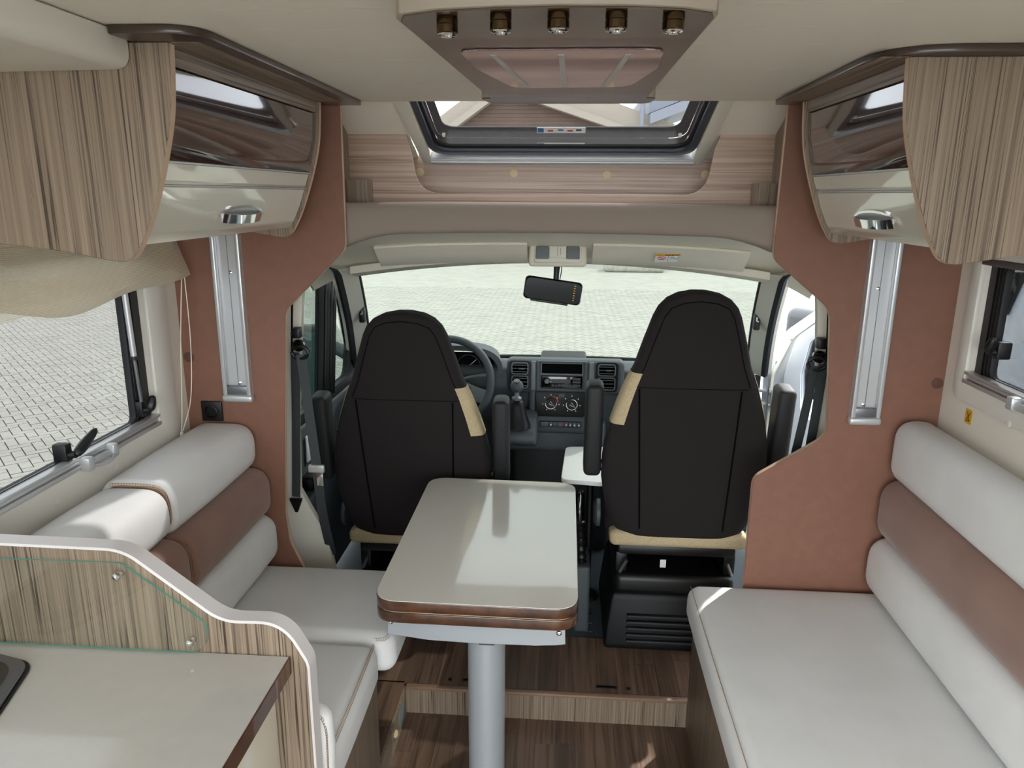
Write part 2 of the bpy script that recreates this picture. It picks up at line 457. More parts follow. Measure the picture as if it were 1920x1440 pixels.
def side_window(name, s, xw, oy0, oy1, oz0, oz1, fo, label, seal_w):
    """s=+1: inside is towards +x (left wall), s=-1: right wall"""
    w = thing(name, (xw, (oy0+oy1)/2, oz0), label, kind='structure')
    inner = rrect(oy0, oy1, oz0, oz1, 0.012)
    outer = rrect(*fo, 0.035)
    MB().frame(outer, inner, 'x', xw-s*0.004, xw+s*0.012).build('frame', 'window_frame', w, bevel=0.004)
    # rubber seal inside the opening
    o2 = rrect(oy0-0.001, oy1+0.001, oz0-0.001, oz1+0.001, 0.010); i2 = rrect(oy0+0.02, oy1-seal_w, oz0+0.030, oz1-0.015, 0.02)
    MB().frame(o2, i2, 'x', xw-s*0.030, xw-s*0.012).build('seal', 'rubber', w, bevel=0.002)
    for k in range(3):
        q = rrect(oy0+0.02-0.006*k, oy1-seal_w+0.009+0.013*k, oz0+0.03-0.004*k, oz1-0.015+0.004*k, 0.02); q2 = rrect(oy0+0.022-0.006*k, oy1-seal_w+0.006+0.013*k, oz0+0.032-0.004*k, oz1-0.017+0.004*k, 0.02)
        MB().frame(q, q2, 'x', xw-s*0.013, xw-s*0.010+s*0.001*k).build('seal_lip', 'black_gloss', w)
    MB().box(min(xw-s*0.028, xw-s*0.032), max(xw-s*0.028, xw-s*0.032), oy0+0.01, oy1-0.01, oz0+0.01, oz1-0.008).build('pane', 'glass_acrylic', w, smooth=False)
    r = MB()
    za = oz0
    r.rbox(*sorted((xw-s*0.012, xw+s*0.016)), oy0, oy1, za, za+0.011, 0.002, 2)
    r.rbox(*sorted((xw-s*0.012, xw+s*0.011)), oy0, oy1, za+0.012, za+0.021, 0.002, 2)
    r.rbox(*sorted((xw-s*0.012, xw+s*0.014)), oy0, oy1, za+0.022, za+0.030, 0.002, 2)
    r.build('blind_rail', 'alu', w)
    MB().rbox(*sorted((xw-s*0.012, xw+s*0.014)), oy1-0.006, oy1+0.004, za-0.002, za+0.031, 0.003, 2).build('rail_end_cap', 'window_frame', w)
    MB().rbox(*sorted((xw-s*0.012, xw+s*0.014)), oy0, oy1, oz1-0.016, oz1, 0.003, 2).build('top_rail', 'alu_dark', w)
    for yy in (oy1-0.22, oy1-0.44, oy1-0.66):
        MB().lathe([(0, 0), (0.008, 0), (0.008, 0.001), (0.006, 0.002), (0, 0.002)], (xw+s*0.012, yy, oz0-0.045), (s, 0, 0), 14).build('screw_cap', 'window_frame', w)
    return w
w1 = side_window('window_1', 1, XL, 0.64, 1.886, 1.036, 1.53, (0.55, 1.985, 0.937, 1.60), 'tilting acrylic side window in a cream frame above the left bench', 0.074)
w2 = side_window('window_2', -1, XR, 0.64, 1.946, 1.195, 1.515, (0.55, 1.996, 1.145, 1.60), 'acrylic side window in a white frame above the right sofa', 0.068)
def latch(parent, x, y, z, s, lever):
    b = MB().rbox(*sorted((x-s*0.03, x+s*0.004)), y-0.012, y+0.012, z-0.022, z+0.022, 0.005, 2).build('latch', 'black', parent)
    m = MB(); m.tube([(x-s*0.005, y, z-0.006), (x+s*0.018, y+0.002, z-0.004)], 0.009, 10)
    p = smoothstep_path([(x+s*0.018, y, z-0.006), (x+s*0.022, y+lever*0.4, z+0.012), (x+s*0.024, y+lever, z+0.034)], 5)
    m.tube(p, [0.006+0.006*math.sin(math.pi*(i/(len(p)-1))**0.8) if i < len(p)-1 else 0.003 for i in range(len(p))], 8)
    m.build('lever', 'black', b)
    return b
latch(w1, XL+0.002, 1.515, 1.084, 1, 0.075)
latch(w1, XL+0.002, 1.828, 1.098, 1, 0.012)
latch(w2, XR+0.004, 1.850, 1.30, -1, -0.022)
# gas stay and blind catch on the left window
MB().tube([(XL+0.006, 1.796, 1.54), (XL+0.006, 1.808, 1.24)], 0.0075, 10).build('stay_sleeve', 'alu', w1)
MB().lathe([(0, 0), (0.0095, 0), (0.0095, 0.01), (0, 0.01)], (XL+0.006, 1.808, 1.236), seg=12).build('stay_collar', 'black', w1)
MB().tube([(XL+0.006, 1.808, 1.24), (XL+0.006, 1.816, 1.12)], 0.0045, 8).build('stay_rod', 'alu_dark', w1)
c = MB().rbox(XL+0.010, XL+0.030, 1.545, 1.645, 1.034, 1.052, 0.006, 3).build('blind_catch', 'alu', w1)
m = MB(); m.tube(smoothstep_path([(XL+0.03, 1.55, 1.040), (XL+0.042, 1.575, 1.036), (XL+0.042, 1.615, 1.036), (XL+0.03, 1.64, 1.040)], 4), 0.0045, 8); m.build('catch_grip', 'alu', c)
for yy in (1.545, 1.642):
    MB().rbox(XL+0.006, XL+0.036, yy-0.011, yy+0.011, 1.030, 1.064, 0.005, 2).build('catch_end', 'alu', c)
c = MB().rbox(XR-0.030, XR-0.010, 1.62, 1.70, 1.194, 1.212, 0.006, 3).build('blind_catch', 'alu', w2)
MB().rbox(XR-0.036, XR-0.006, 1.69, 1.715, 1.190, 1.222, 0.005, 2).build('catch_end', 'alu', c)

# ------------------------------------------------------------------ ceiling
ce = thing('ceiling', (0, 1, ZC), 'off-white ceiling with faint board lines', kind='structure')
for a, b, c_, d_ in ((-1.12, 1.12, 0.55, 2.075), (-1.12, 1.12, -1.0, 0.05), (-1.12, -0.35, 0.05, 0.55), (0.35, 1.12, 0.05, 0.55)):
    MB().box(a, b, c_, d_, ZC, ZC+0.03).build('ceiling_panel', 'ceiling', ce, smooth=False)
for k in range(8):
    y0 = 1.053+0.130*(k-1)
    MB().box(-0.45, 0.45, y0+0.0008, min(y0+0.130-0.0008, 2.072), ZC-0.0022, ZC+0.001).build('board', 'ceiling', ce, smooth=False)
rf = thing('roof', (0, 1, 1.99), 'outer roof shell above the ceiling', kind='structure')
for a, b, c_, d_ in ((-1.12, 1.12, 0.55, 1.96), (-1.12, 1.12, -1.0, 0.05), (-1.12, -0.35, 0.05, 0.55), (0.35, 1.12, 0.05, 0.55)):
    MB().box(a, b, c_, d_, 1.995, 2.03).build('roof_sheet', 'white_paint', rf, smooth=False)
w5 = thing('added_rooflight', (0, 0.2, ZC), 'unseen roof opening added behind the lamp panel to let in daylight', kind='structure')  # out-of-view ceiling opening, added to bring top light onto counter and seats
MB().frame(rrect(-0.38, 0.38, 0.02, 0.58, 0.03), rrect(-0.345, 0.345, 0.055, 0.545, 0.02), 'z', ZC-0.008, 2.04).build('frame', 'window_frame', w5)
MB().box(-0.346, 0.346, 0.054, 0.546, 2.03, 2.034).build('pane', 'glass_open', w5, smooth=False)

# ------------------------------------------------------------------ partitions to the cab
def partition(pts, rad, label, side):
    poly = fillet(pts, rad, 6)
    o = MB().prism(poly, 'y', YP, YP+0.018, 0, 1).build('cab_partition', ['partition', 'edge_band'], bevel=0.0012, seg=1, label=label, cat='partition')
    return o
PL = [(-1.09, 0.10), (-0.755, 0.10), (-0.762, 0.50), (-0.806, 0.605), (-0.813, 0.70), (-0.795, 0.98), (-0.768, 1.335), (-0.584, 1.508), (-0.580, 1.899), (-1.09, 1.899)]
partition(PL, [0, 0, 0.06, 0.08, 0.2, 0, 0.06, 0.05, 0, 0], 'brown laminate partition with shaped cutout, behind the left bench', 'l')
PR = [(1.085, 0.10), (0.594, 0.10), (0.592, 0.868), (0.787, 1.000), (0.757, 1.362), (0.590, 1.498), (0.594, 1.899), (1.085, 1.899)]
partition(PR, [0, 0, 0.05, 0.06, 0.07, 0.05, 0, 0], 'brown laminate partition with shaped cutout, behind the right sofa', 'r')

# aluminium wall rails
def wall_rail(x0, x1, z0, z1, label, s):
    t = thing('table_rail', ((x0+x1)/2, YP, z0), label, 'rail', 'aluminium rails on the partitions')
    y = YP-0.0005
    MB().box(x0, x1, y-0.004, y, z0, z1).build('back_plate', 'alu', t, smooth=False)
    w = 0.012
    for a in (x0, x1-w):
        MB().rbox(a, a+w, y-0.022, y-0.003, z0, z1, 0.003, 2).build('side_channel', 'alu', t)
    MB().box((x0+x1)/2-0.0008, (x0+x1)/2+0.0008, y-0.0052, y-0.004, z0, z1).build('groove', 'alu_dark', t, smooth=False)
    MB().rbox(x0-0.004, x1+0.004, y-0.026, y, z0-0.02, z0+0.003, 0.008, 3).build('end_cap', 'alu', t)
    MB().rbox(x0+w, x1-w, y-0.018, y-0.004, z0, z0+0.028, 0.002, 2).build('stop_block', 'alu_dark', t)
    for zz in (z0+0.036, z0+0.36):
        MB().lathe([(0, 0), (0.0055, 0), (0.0055, 0.0015), (0.003, 0.003), (0, 0.003)], ((x0+x1)/2+0.004*s, y-0.004, zz), (0, -1, 0), 12).build('screw', 'chrome', t)
    return t
wall_rail(-0.966, -0.882, 1.08, 1.90, 'aluminium rail on the left partition beside the black socket', 1)
wall_rail(0.838, 0.918, 1.062, 1.90, 'aluminium rail on the right partition above the sofa', -1)
so = thing('power_socket', (-1.013, YP, 1.026), 'black flush power socket on the left partition', 'socket')
MB().rbox(-1.045, -0.981, YP-0.009, YP-0.0005, 0.995, 1.057, 0.003, 2).build('cover_plate', 'black', so)
MB().lathe([(0, 0), (0.021, 0), (0.021, 0.004), (0.017, 0.006), (0.015, 0.002), (0, 0.002)], (-1.013, YP-0.009, 1.026), (0, -1, 0), 24).build('socket_well', 'dash_black', so)
MB().rbox(-1.025, -1.001, YP-0.014, YP-0.009, 1.040, 1.047, 0.002, 2).build('flap_hinge', 'rubber', so)
MB().lathe([(0, 0), (0.0155, 0), (0.0155, 0.0015), (0.013, 0.0022), (0, 0.0022)], (-1.070, YP-0.0004, 1.189), (0, -1, 0), 24).build('cover_cap', 'cap_brown', label='round dark brown cover cap on the left partition', cat='cap', group='brown cover caps')
MB().lathe([(0, 0), (0.0155, 0), (0.0155, 0.0015), (0.013, 0.0022), (0, 0.0022)], (1.066, YP-0.0004, 1.163), (0, -1, 0), 24).build('cover_cap', 'cap_brown', label='round dark brown cover cap on the right partition', cat='cap', group='brown cover caps')
# yellow warning sticker on the right wall
sk = thing('warning_sticker', (XR, 1.915, 1.093), 'small yellow warning sticker under the right window', 'sticker')
MB().prism(rrect(1.900, 1.931, 1.092, 1.130, 0.004, 3), 'x', XR-0.0012, XR-0.0002).build('sticker_sheet', 'yellow', sk)
m = MB()
for a, b in (((1.923, 1.098), (1.906, 1.124)), ((1.921, 1.124), (1.915, 1.111)), ((1.915, 1.111), (1.922, 1.100)), ((1.915, 1.111), (1.908, 1.100)), ((1.922, 1.100), (1.908, 1.100))):
    m.tube([(XR-0.0016, *a), (XR-0.0016, *b)], 0.0010, 4)
m.build('pictogram', 'ink', sk, smooth=False)

# ------------------------------------------------------------------ over-cab recess
oc = thing('wall_overcab', (0, 2.3, 1.64), 'striped wood lining of the recess above the cab', kind='structure')
U = fillet([(-0.66, 1.60), (0.66, 1.60), (0.66, 1.848), (0.474, 1.846), (0.458, 1.80), (0.438, 1.664), (-0.412, 1.664), (-0.436, 1.785), (-0.452, 1.850), (-0.66, 1.852)], [0, 0, 0, 0, 0.05, 0.075, 0.075, 0.05, 0, 0], 7)
MB().prism(U, 'y', 2.28, 2.295, 0, 1).build('shelf_front', ['wood_across', 'pad_fabric'], oc, bevel=0.002, seg=1)
MB().box(-0.66, 0.66, 2.42, 2.44, 1.60, 1.80).build('rear_panel', 'wood_across', oc, smooth=False)
MB().box(-0.66, 0.66, 2.295, 2.42, 1.600, 1.615).build('shelf_bottom', 'wood_across', oc, smooth=False)
for s, x in ((-1, -0.66), (1, 0.66)):
    MB().box(*sorted((x, x-s*0.035)), YP+0.02, 2.28, 1.60, 1.97).build('side_panel', 'wood_vertical', oc, smooth=False)
    MB().box(*sorted((x, x+s*0.2)), YP+0.02, 2.44, 1.61, 2.0).build('outer_skin', 'white_paint', oc, smooth=False)
MB().box(-0.626, -0.556, 2.215, 2.278, 1.60, 1.700).build('corner_block', 'wood_vertical', oc, smooth=False)
MB().box(0.568, 0.626, 2.215, 2.278, 1.60, 1.697).build('corner_block', 'wood_vertical', oc, smooth=False)
for x, z in ((-0.138, 1.726), (0.155, 1.722), (-0.437, 1.728), (0.459, 1.724)):
    MB().lathe([(0, 0), (0.0135, 0), (0.0135, 0.0015), (0.011, 0.0022), (0, 0.0022)], (x, 2.4195, z), (0, -1, 0), 20).build('cover_cap', 'cap_beige', oc)
# the sloped skylight over the cab
A25 = math.radians(25)
SP0 = Vector((0, 2.42, 1.767))
SU = Vector((0, -math.cos(A25), math.sin(A25)))     # up the slope, towards the rear
SN = Vector((0, -math.sin(A25), -math.cos(A25)))    # into the cabin
def sky_pt(x, s, d=0.0):
    p = SP0 + SU*s + SN*d; return Vector((x, p.y, p.z))
def sky_frame(mb, o, i, d0, d1):
    n = len(o); vs = []
    for d in (d0, d1):
        vs += [sky_pt(x, s, d) for x, s in o] + [sky_pt(x, s, d) for x, s in i]
    fs = []
    for a in range(n):
        b = (a+1) % n
        fs += [(a, b, n+b, n+a), (2*n+a, 3*n+a, 3*n+b, 2*n+b), (a, 2*n+a, 2*n+b, b), (n+a, n+b, 3*n+b, 3*n+a)]
    return mb.add(vs, fs)
w3 = thing('window_3', (0, 2.3, 1.77), 'sloped panorama skylight with cream frame and black seal above the cab', kind='structure')
# lining beside and above the frame
m = MB()
def slab(m, x0, x1, s0, s1, d0, d1):
    vs = [sky_pt(x, s, d) for d in (d0, d1) for s in (s0, s1) for x in (x0, x1)]
    m.add(vs, [(0, 2, 3, 1), (4, 5, 7, 6), (0, 1, 5, 4), (2, 6, 7, 3), (0, 4, 6, 2), (1, 3, 7, 5)])
slab(m, -0.66, -0.44, 0.08, 0.50, -0.02, 0.0); slab(m, 0.455, 0.66, 0.08, 0.50, -0.02, 0.0)
slab(m, -0.66, -0.44, -0.02, 0.08, -0.02, -0.005); slab(m, 0.455, 0.66, -0.02, 0.08, -0.02, -0.005)
slab(m, -0.44, 0.455, 0.44, 0.50, -0.02, 0.0)
m.build('roof_lining', 'wall', w3, smooth=False)
FO = fillet([(-0.425, -0.02), (0.447, -0.02), (0.468, 0.45), (-0.452, 0.45)], 0.01); FI = fillet([(-0.395, 0.035), (0.415, 0.035), (0.430, 0.43), (-0.407, 0.43)], 0.01)
sky_frame(MB(), FO, FI, -0.02, 0.012).build('frame', 'cab_trim', w3, bevel=0.003)
m = MB(); slab(m, -0.396, 0.416, 0.010, 0.022, 0.0, 0.022); slab(m, -0.396, 0.416, 0.024, 0.036, 0.0, 0.016); m.build('blind_rail', 'alu', w3, smooth=False)
R1 = fillet([(-0.394, 0.036), (0.414, 0.036), (0.430, 0.43), (-0.406, 0.43)], 0.06, 8); R2 = fillet([(-0.374, 0.062), (0.392, 0.062), (0.408, 0.41), (-0.386, 0.41)], 0.055, 8)
sky_frame(MB(), R1, R2, -0.03, 0.004).build('seal', 'sky_seal', w3, bevel=0.004)
R3 = fillet([(-0.376, 0.060), (0.394, 0.060), (0.410, 0.41), (-0.388, 0.41)], 0.055, 8); R4 = fillet([(-0.366, 0.076), (0.382, 0.076), (0.398, 0.40), (-0.376, 0.40)], 0.05, 8)
sky_frame(MB(), R3, R4, -0.032, -0.006).build('inner_seal', 'rubber', w3, bevel=0.003)
R5 = fillet([(-0.367, 0.075), (0.383, 0.075), (0.399, 0.40), (-0.377, 0.40)], 0.05, 8); R6 = fillet([(-0.364, 0.080), (0.380, 0.080), (0.396, 0.395), (-0.374, 0.395)], 0.05, 8)
sky_frame(MB(), R5, R6, -0.030, -0.010).build('chrome_bead', 'chrome', w3)
R7 = fillet([(-0.340, 0.140), (0.352, 0.140), (0.368, 0.38), (-0.350, 0.38)], 0.04, 8)
sky_frame(MB(), R6, R7, -0.034, -0.031).build('tint_border', 'sky_border', w3)
m = MB(); slab(m, -0.40, 0.42, 0.04, 0.42, -0.040, -0.037); m.build('pane', 'glass_sky', w3, smooth=False)
for x in (-0.345, 0.362):
    m = MB(); m.lathe([(0, 0), (0.006, 0), (0.004, 0.010), (0, 0.010)], sky_pt(x, 0.105, -0.030), SN, 10); m.build('pin', 'white', w3)
m = MB(); slab(m, -0.062, 0.082, 0.108, 0.140, -0.0315, -0.0300); lb = m.build('information_label', 'print_white', w3, smooth=False)
m = MB(); slab(m, -0.060, -0.042, 0.112, 0.136, -0.0302, -0.0295); m.build('label_mark', 'ink_blue', lb, smooth=False)
for k, (x, col) in enumerate(((-0.022, 'red'), (0.008, 'ink_blue'), (0.036, 'red'), (0.062, 'ink'))):
    m = MB(); slab(m, x-0.008, x+0.008, 0.118+0.004*(k % 2), 0.126+0.004*(k % 2), -0.0302, -0.0295); m.build('label_mark', col, lb, smooth=False)

# padded front of the over-cab shelf
xs = [-0.60+1.2*i/30 for i in range(31)]
rings = []
for x in xs:
    t = abs(x)/0.6
    zb = 1.556-0.012*t*t-0.034*max(0, (t-0.72)/0.28)**2; zt = 1.640-0.008*max(0, t-0.5)
    h = (zt-zb)/2; c = (zt+zb)/2; ring = []
    for j in range(24):
        a = 2*math.pi*j/24; ca, sa = math.cos(a), math.sin(a); e = 0.55
        ring.append((x, 2.128+0.042*math.copysign(abs(ca)**e, ca), c+h*math.copysign(abs(sa)**e, sa)))
    rings.append(ring)
MB().loft(rings).build('padded_valance', 'pad_fabric', label='soft beige padded valance across the cab opening', cat='valance')
MB().box(-0.60, 0.60, 2.168, 2.28, 1.595, 1.62).build('overcab_shelf', 'wood_across', label='shelf board behind the padded beige valance above the cab', cat='shelf', smooth=False)
# ------------------------------------------------------------------ overhead cupboards
def lerp_prof(prof, z):
    for (x0, z0), (x1, z1) in zip(prof, prof[1:]):
        if z1 <= z <= z0: return x0+(x1-x0)*(z0-z)/(z0-z1)
    return prof[-1][0]
PROF = [(0.590, 1.886), (0.598, 1.791), (0.618, 1.710), (0.648, 1.626), (0.676, 1.570)]
def cupboard(s, y0, wall, label):
    t = thing('overhead_cupboard', (s*0.85, 1.6, 1.55), label, 'cupboard')
    W = abs(wall)-0.001
    def endp(ya, yb, dx):
        p = [(W, 1.8855)]+[(x+dx, z) for x, z in PROF]+[(0.694+dx, 1.551), (0.722+dx, 1.547), (0.809+dx, 1.562), (0.92, 1.574), (W, 1.596)]
        q = []
        pts = smoothstep_path([(x, 0, z) for x, z in p[1:-1]], 4)
        q = [p[0]]+[(v.x, v.z) for v in pts]+[p[-1]]
        MB().prism([(s*x, z) for x, z in q], 'y', ya, yb, 0, 1).build('end_panel', ['wood_vertical', 'edge_band'], t, bevel=0.0015, seg=1)
    endp(y0, y0+0.017, 0.0)
    endp(1.955, 1.972, 0.012)
    ya, yb = y0+0.018, 1.954
    ins = 0.022
    def strip(z1, z0, nm, m_, off=0.0, par=None, n=5, y_a=ya+0.001, y_b=yb-0.004):
        ring = []
        outer = [(s*(lerp_prof(PROF, z1+(z0-z1)*i/n)+ins-off), z1+(z0-z1)*i/n) for i in range(n+1)]
        inn = [(x+s*0.016, z) for x, z in outer[::-1]]
        return MB().prism(outer+inn, 'y', y_a, y_b).build(nm, m_, par or t, bevel=0.001, seg=1)
    strip(1.8855, 1.8585, 'top_rail', 'wood_along', 0.004)
    d = strip(1.8560, 1.7125, 'door', 'gloss_brown', 0.002)
    strip(1.7120, 1.7085, 'chrome_strip', 'trim_silver', 0.004, d, 1)
    strip(1.7080, 1.6735, 'door_band', 'gloss_cream', 0.002, d)
    strip(1.6730, 1.6700, 'chrome_strip', 'trim_silver', 0.004, d, 1)
    strip(1.6695, 1.572, 'door_lower', 'gloss_cream', 0.002, d)
    # handle: chrome cup in a recess
    yc, zc = (1.595 if s < 0 else 1.625), 1.617
    xc = lerp_prof(PROF, zc)+ins-0.004
    tilt = math.atan2(0.03, 0.085)
    M_ = Matrix.Translation((s*xc, yc, zc)) @ Matrix.Rotation(s*-tilt, 4, 'Y')
    oval_o = [(0.106*math.cos(a), 0.019*math.sin(a)) for a in [2*math.pi*i/36 for i in range(36)]]
    oval_i = [(y*0.88, z*0.72) for y, z in oval_o]
    hm = MB().frame(oval_o, oval_i, 'x', -0.003, 0.003); hm.xf(M_)
    h = hm.build('handle', 'chrome', d)
    hm = MB().prism(oval_i, 'x', -0.001, 0.0015); hm.xf(M_); hm.build('handle_recess', 'alu', h)
    path = [(-s*(0.003+0.013*math.sin(math.pi*i/14)**0.6), -0.098+0.196*i/14, -0.006) for i in range(15)]
    hm = MB().tube(path, 0.01, flat=(0.0095, 0.0025, (0, 0, 1))); hm.xf(M_); hm.build('handle_bow', 'chrome', h)
    # soffit under the cornice, bottom and body
    MB().box(*sorted((s*0.545, s*W)), ya-0.015, 1.953, 1.8856, 1.8863).build('soffit', 'wood_along', t, smooth=False)
    MB().box(*sorted((s*0.70, s*W)), ya, yb, 1.574, 1.586).build('bottom_panel', 'wood_along', t, smooth=False)
    MB().box(*sorted((s*(W-0.012), s*W)), ya, yb, 1.588, 1.872).build('back_panel', 'wood_along', t, smooth=False)
    return t
cupboard(-1, 1.20, XL, 'overhead cupboard with glossy brown and cream door above the left window')
cupboard(1, 1.36, XR, 'overhead cupboard with glossy brown and cream door above the right window')
poly = fillet([(-0.652, 1.14), (-0.518, 1.14), (-0.518, 2.045), (XL+0.001, 2.045), (XL+0.001, 1.2), (-0.652, 1.2)], [0, 0.10, 0, 0, 0, 0], 10)
MB().prism(poly, 'z', 1.8865, 1.8995).build('cornice', 'cornice', label='dark brown cornice board on top of the left overhead cupboard', cat='cornice', bevel=0.002)
poly = fillet([(XR-0.001, 1.325), (0.540, 1.325), (0.556, 2.045), (XR-0.001, 2.045)], [0, 0.13, 0, 0], 10)
MB().prism(poly, 'z', 1.8865, 1.8995).build('cornice', 'cornice', label='dark brown cornice board on top of the right overhead cupboard', cat='cornice', bevel=0.002)

# rounded white housing under the ceiling, top left
prof = fillet([(XL+0.001, 1.8985), (-0.655, 1.8985), (-0.655, 1.846), (XL+0.001, 1.840)], [0, 0.004, 0.040, 0], 8)
MB().prism(prof, 'y', -0.2, 1.1985).build('duct_cover', 'window_frame', label='rounded cream housing under the ceiling beside the left cupboard', cat='housing', bevel=0.006, seg=3)
# filler that carries the housing to the cupboard side
# ------------------------------------------------------------------ ceiling lamp panel
mat('diffuser', (176, 158, 160), 0.05, metal=0.75)
mat('lamp_brown', (88, 72, 60), 0.22, coat=0.12, var=0.08, vscale=20)
lp = thing('ceiling_lamp', (0.02, 1.3, 1.85), 'glossy brown ceiling lamp panel with five bronze spotlights', 'lamp')
body = fillet([(-0.176, 0.70), (0.214, 0.70), (0.214, 1.30), (-0.176, 1.30)], 0.01)
near = [(-0.169, 0.935), (-0.160, 0.905), (-0.117, 0.884), (-0.05, 0.874), (0.015, 0.870), (0.09, 0.874), (0.150, 0.886), (0.186, 0.905), (0.192, 0.93)]
poly = near + fillet([(0.212, 1.64), (0.205, 1.735), (-0.140, 1.735), (-0.158, 1.64)], [0.02, 0.03, 0.03, 0.02], 4)
big = [(0.02+(x-0.02)*(1.022 if y < 1.2 else 0.995), 1.3+(y-1.3)*(1.012 if y < 1.2 else 0.998)) for x, y in poly]
MB().prism(big, 'z', 1.8572, 1.8975).build('housing', 'lamp_housing', lp, bevel=0.002)
MB().prism(poly, 'z', 1.8551, 1.8572).build('gloss_panel', 'lamp_brown', lp, bevel=0.0008, seg=1)
ov = fillet([(-0.125, 1.095), (0.158, 1.095), (0.168, 1.25), (0.140, 1.455), (-0.072, 1.47), (-0.118, 1.25)], [0.03, 0.03, 0.10, 0.05, 0.05, 0.10], 7)
mat('led_strip', (176, 176, 172), 0.3)
df = MB().prism(ov, 'z', 1.8525, 1.8549).build('diffuser', 'diffuser', lp, bevel=0.001, seg=1)
for xa, xb in ((-0.078, -0.048), (0.018, 0.022), (0.112, 0.095)):
    MB().prism([(xa-0.004, 1.13), (xa+0.004, 1.13), (xb+0.005, 1.44), (xb-0.005, 1.44)], 'z', 1.8517, 1.8525).build('led_strip', 'led_strip', df, smooth=False)
for x, y in ((-0.110, 0.908), (-0.0475, 0.893), (0.0165, 0.888), (0.080, 0.890), (0.143, 0.898)):
    sp = MB().lathe([(0, 0), (0.0118, 0), (0.0122, -0.0015), (0.0122, -0.0080), (0.0116, -0.0085), (0.0122, -0.0090), (0.0122, -0.0170), (0.0112, -0.0180), (0, -0.0180)], (x, y, 1.8549), seg=28).build('spotlight', 'bronze', lp)
    MB().lathe([(0, 0), (0.0110, 0), (0.0110, -0.0015), (0.0085, -0.0026), (0.006, -0.0016), (0.0045, -0.0036), (0, -0.0042)], (x, y, 1.8369), seg=24).build('lens', 'chrome', sp)

# ------------------------------------------------------------------ blind, cords on the left window
bl = thing('roman_blind', (-1.05, 1.5, 1.42), 'gathered cream striped blind hanging over the top of the left window', 'blind')
rows = []
for i in range(49):
    y = 0.75+i*(2.018-0.75)/48
    u = i/48
    sag = 0.022*math.sin(u*7.0)+0.010*math.sin(u*17+1)
    end = max(0, (u-0.93)/0.07)
    rows.append([(-1.072, y, 1.56), (-1.050, y, 1.53), (-1.034+0.006*math.sin(u*31), y, 1.49), (-1.020+0.008*math.sin(u*23), y, 1.462+0.4*sag), (-1.018, y, 1.445+0.6*sag-0.012*end), (-1.032, y, 1.428+sag-0.006*end), (-1.050, y, 1.434+sag), (-1.060, y, 1.455+0.5*sag), (-1.064, y, 1.48)])
MB().loft(rows, caps=False, closed=False).build('folded_cloth', 'blind_fabric', bl)
rows = [[(-1.068, 0.75+i*(1.99-0.75)/30, 1.56), (-1.060, 0.75+i*(1.99-0.75)/30, 1.47), (-1.052+0.008*math.sin(i*.7), 0.75+i*(1.99-0.75)/30, 1.44-0.03*(1-i/30)**2), (-1.058+0.004*math.sin(i), 0.75+i*(1.99-0.75)/30, 1.427-0.045*(1-i/30)**1.5)] for i in range(31)]
MB().loft(rows, caps=False, closed=False).build('lower_cloth', 'blind_fabric', bl)
cd = thing('blind_cord', (-1.07, 1.97, 0.95), 'thin looped white pull cord hanging beside the left window', 'cord')
MB().tube(smoothstep_path([(-1.035, 2.0, 1.435), (-1.055, 1.995, 1.25), (-1.067, 1.985, 1.05), (-1.071, 1.975, 0.985)], 6), 0.0014, 6).build('cord_strand', 'cord', cd)
MB().tube(smoothstep_path([(-1.030, 2.005, 1.435), (-1.035, 2.012, 1.25), (-1.048, 2.005, 1.08), (-1.069, 1.978, 0.985)], 6), 0.0014, 6).build('cord_strand', 'cord', cd)
MB().lathe([(0, 0), (0.005, 0.001), (0.006, 0.012), (0.003, 0.018), (0, 0.018)], (-1.0705, 1.976, 0.968), seg=12).build('cord_toggle', 'cord', cd)
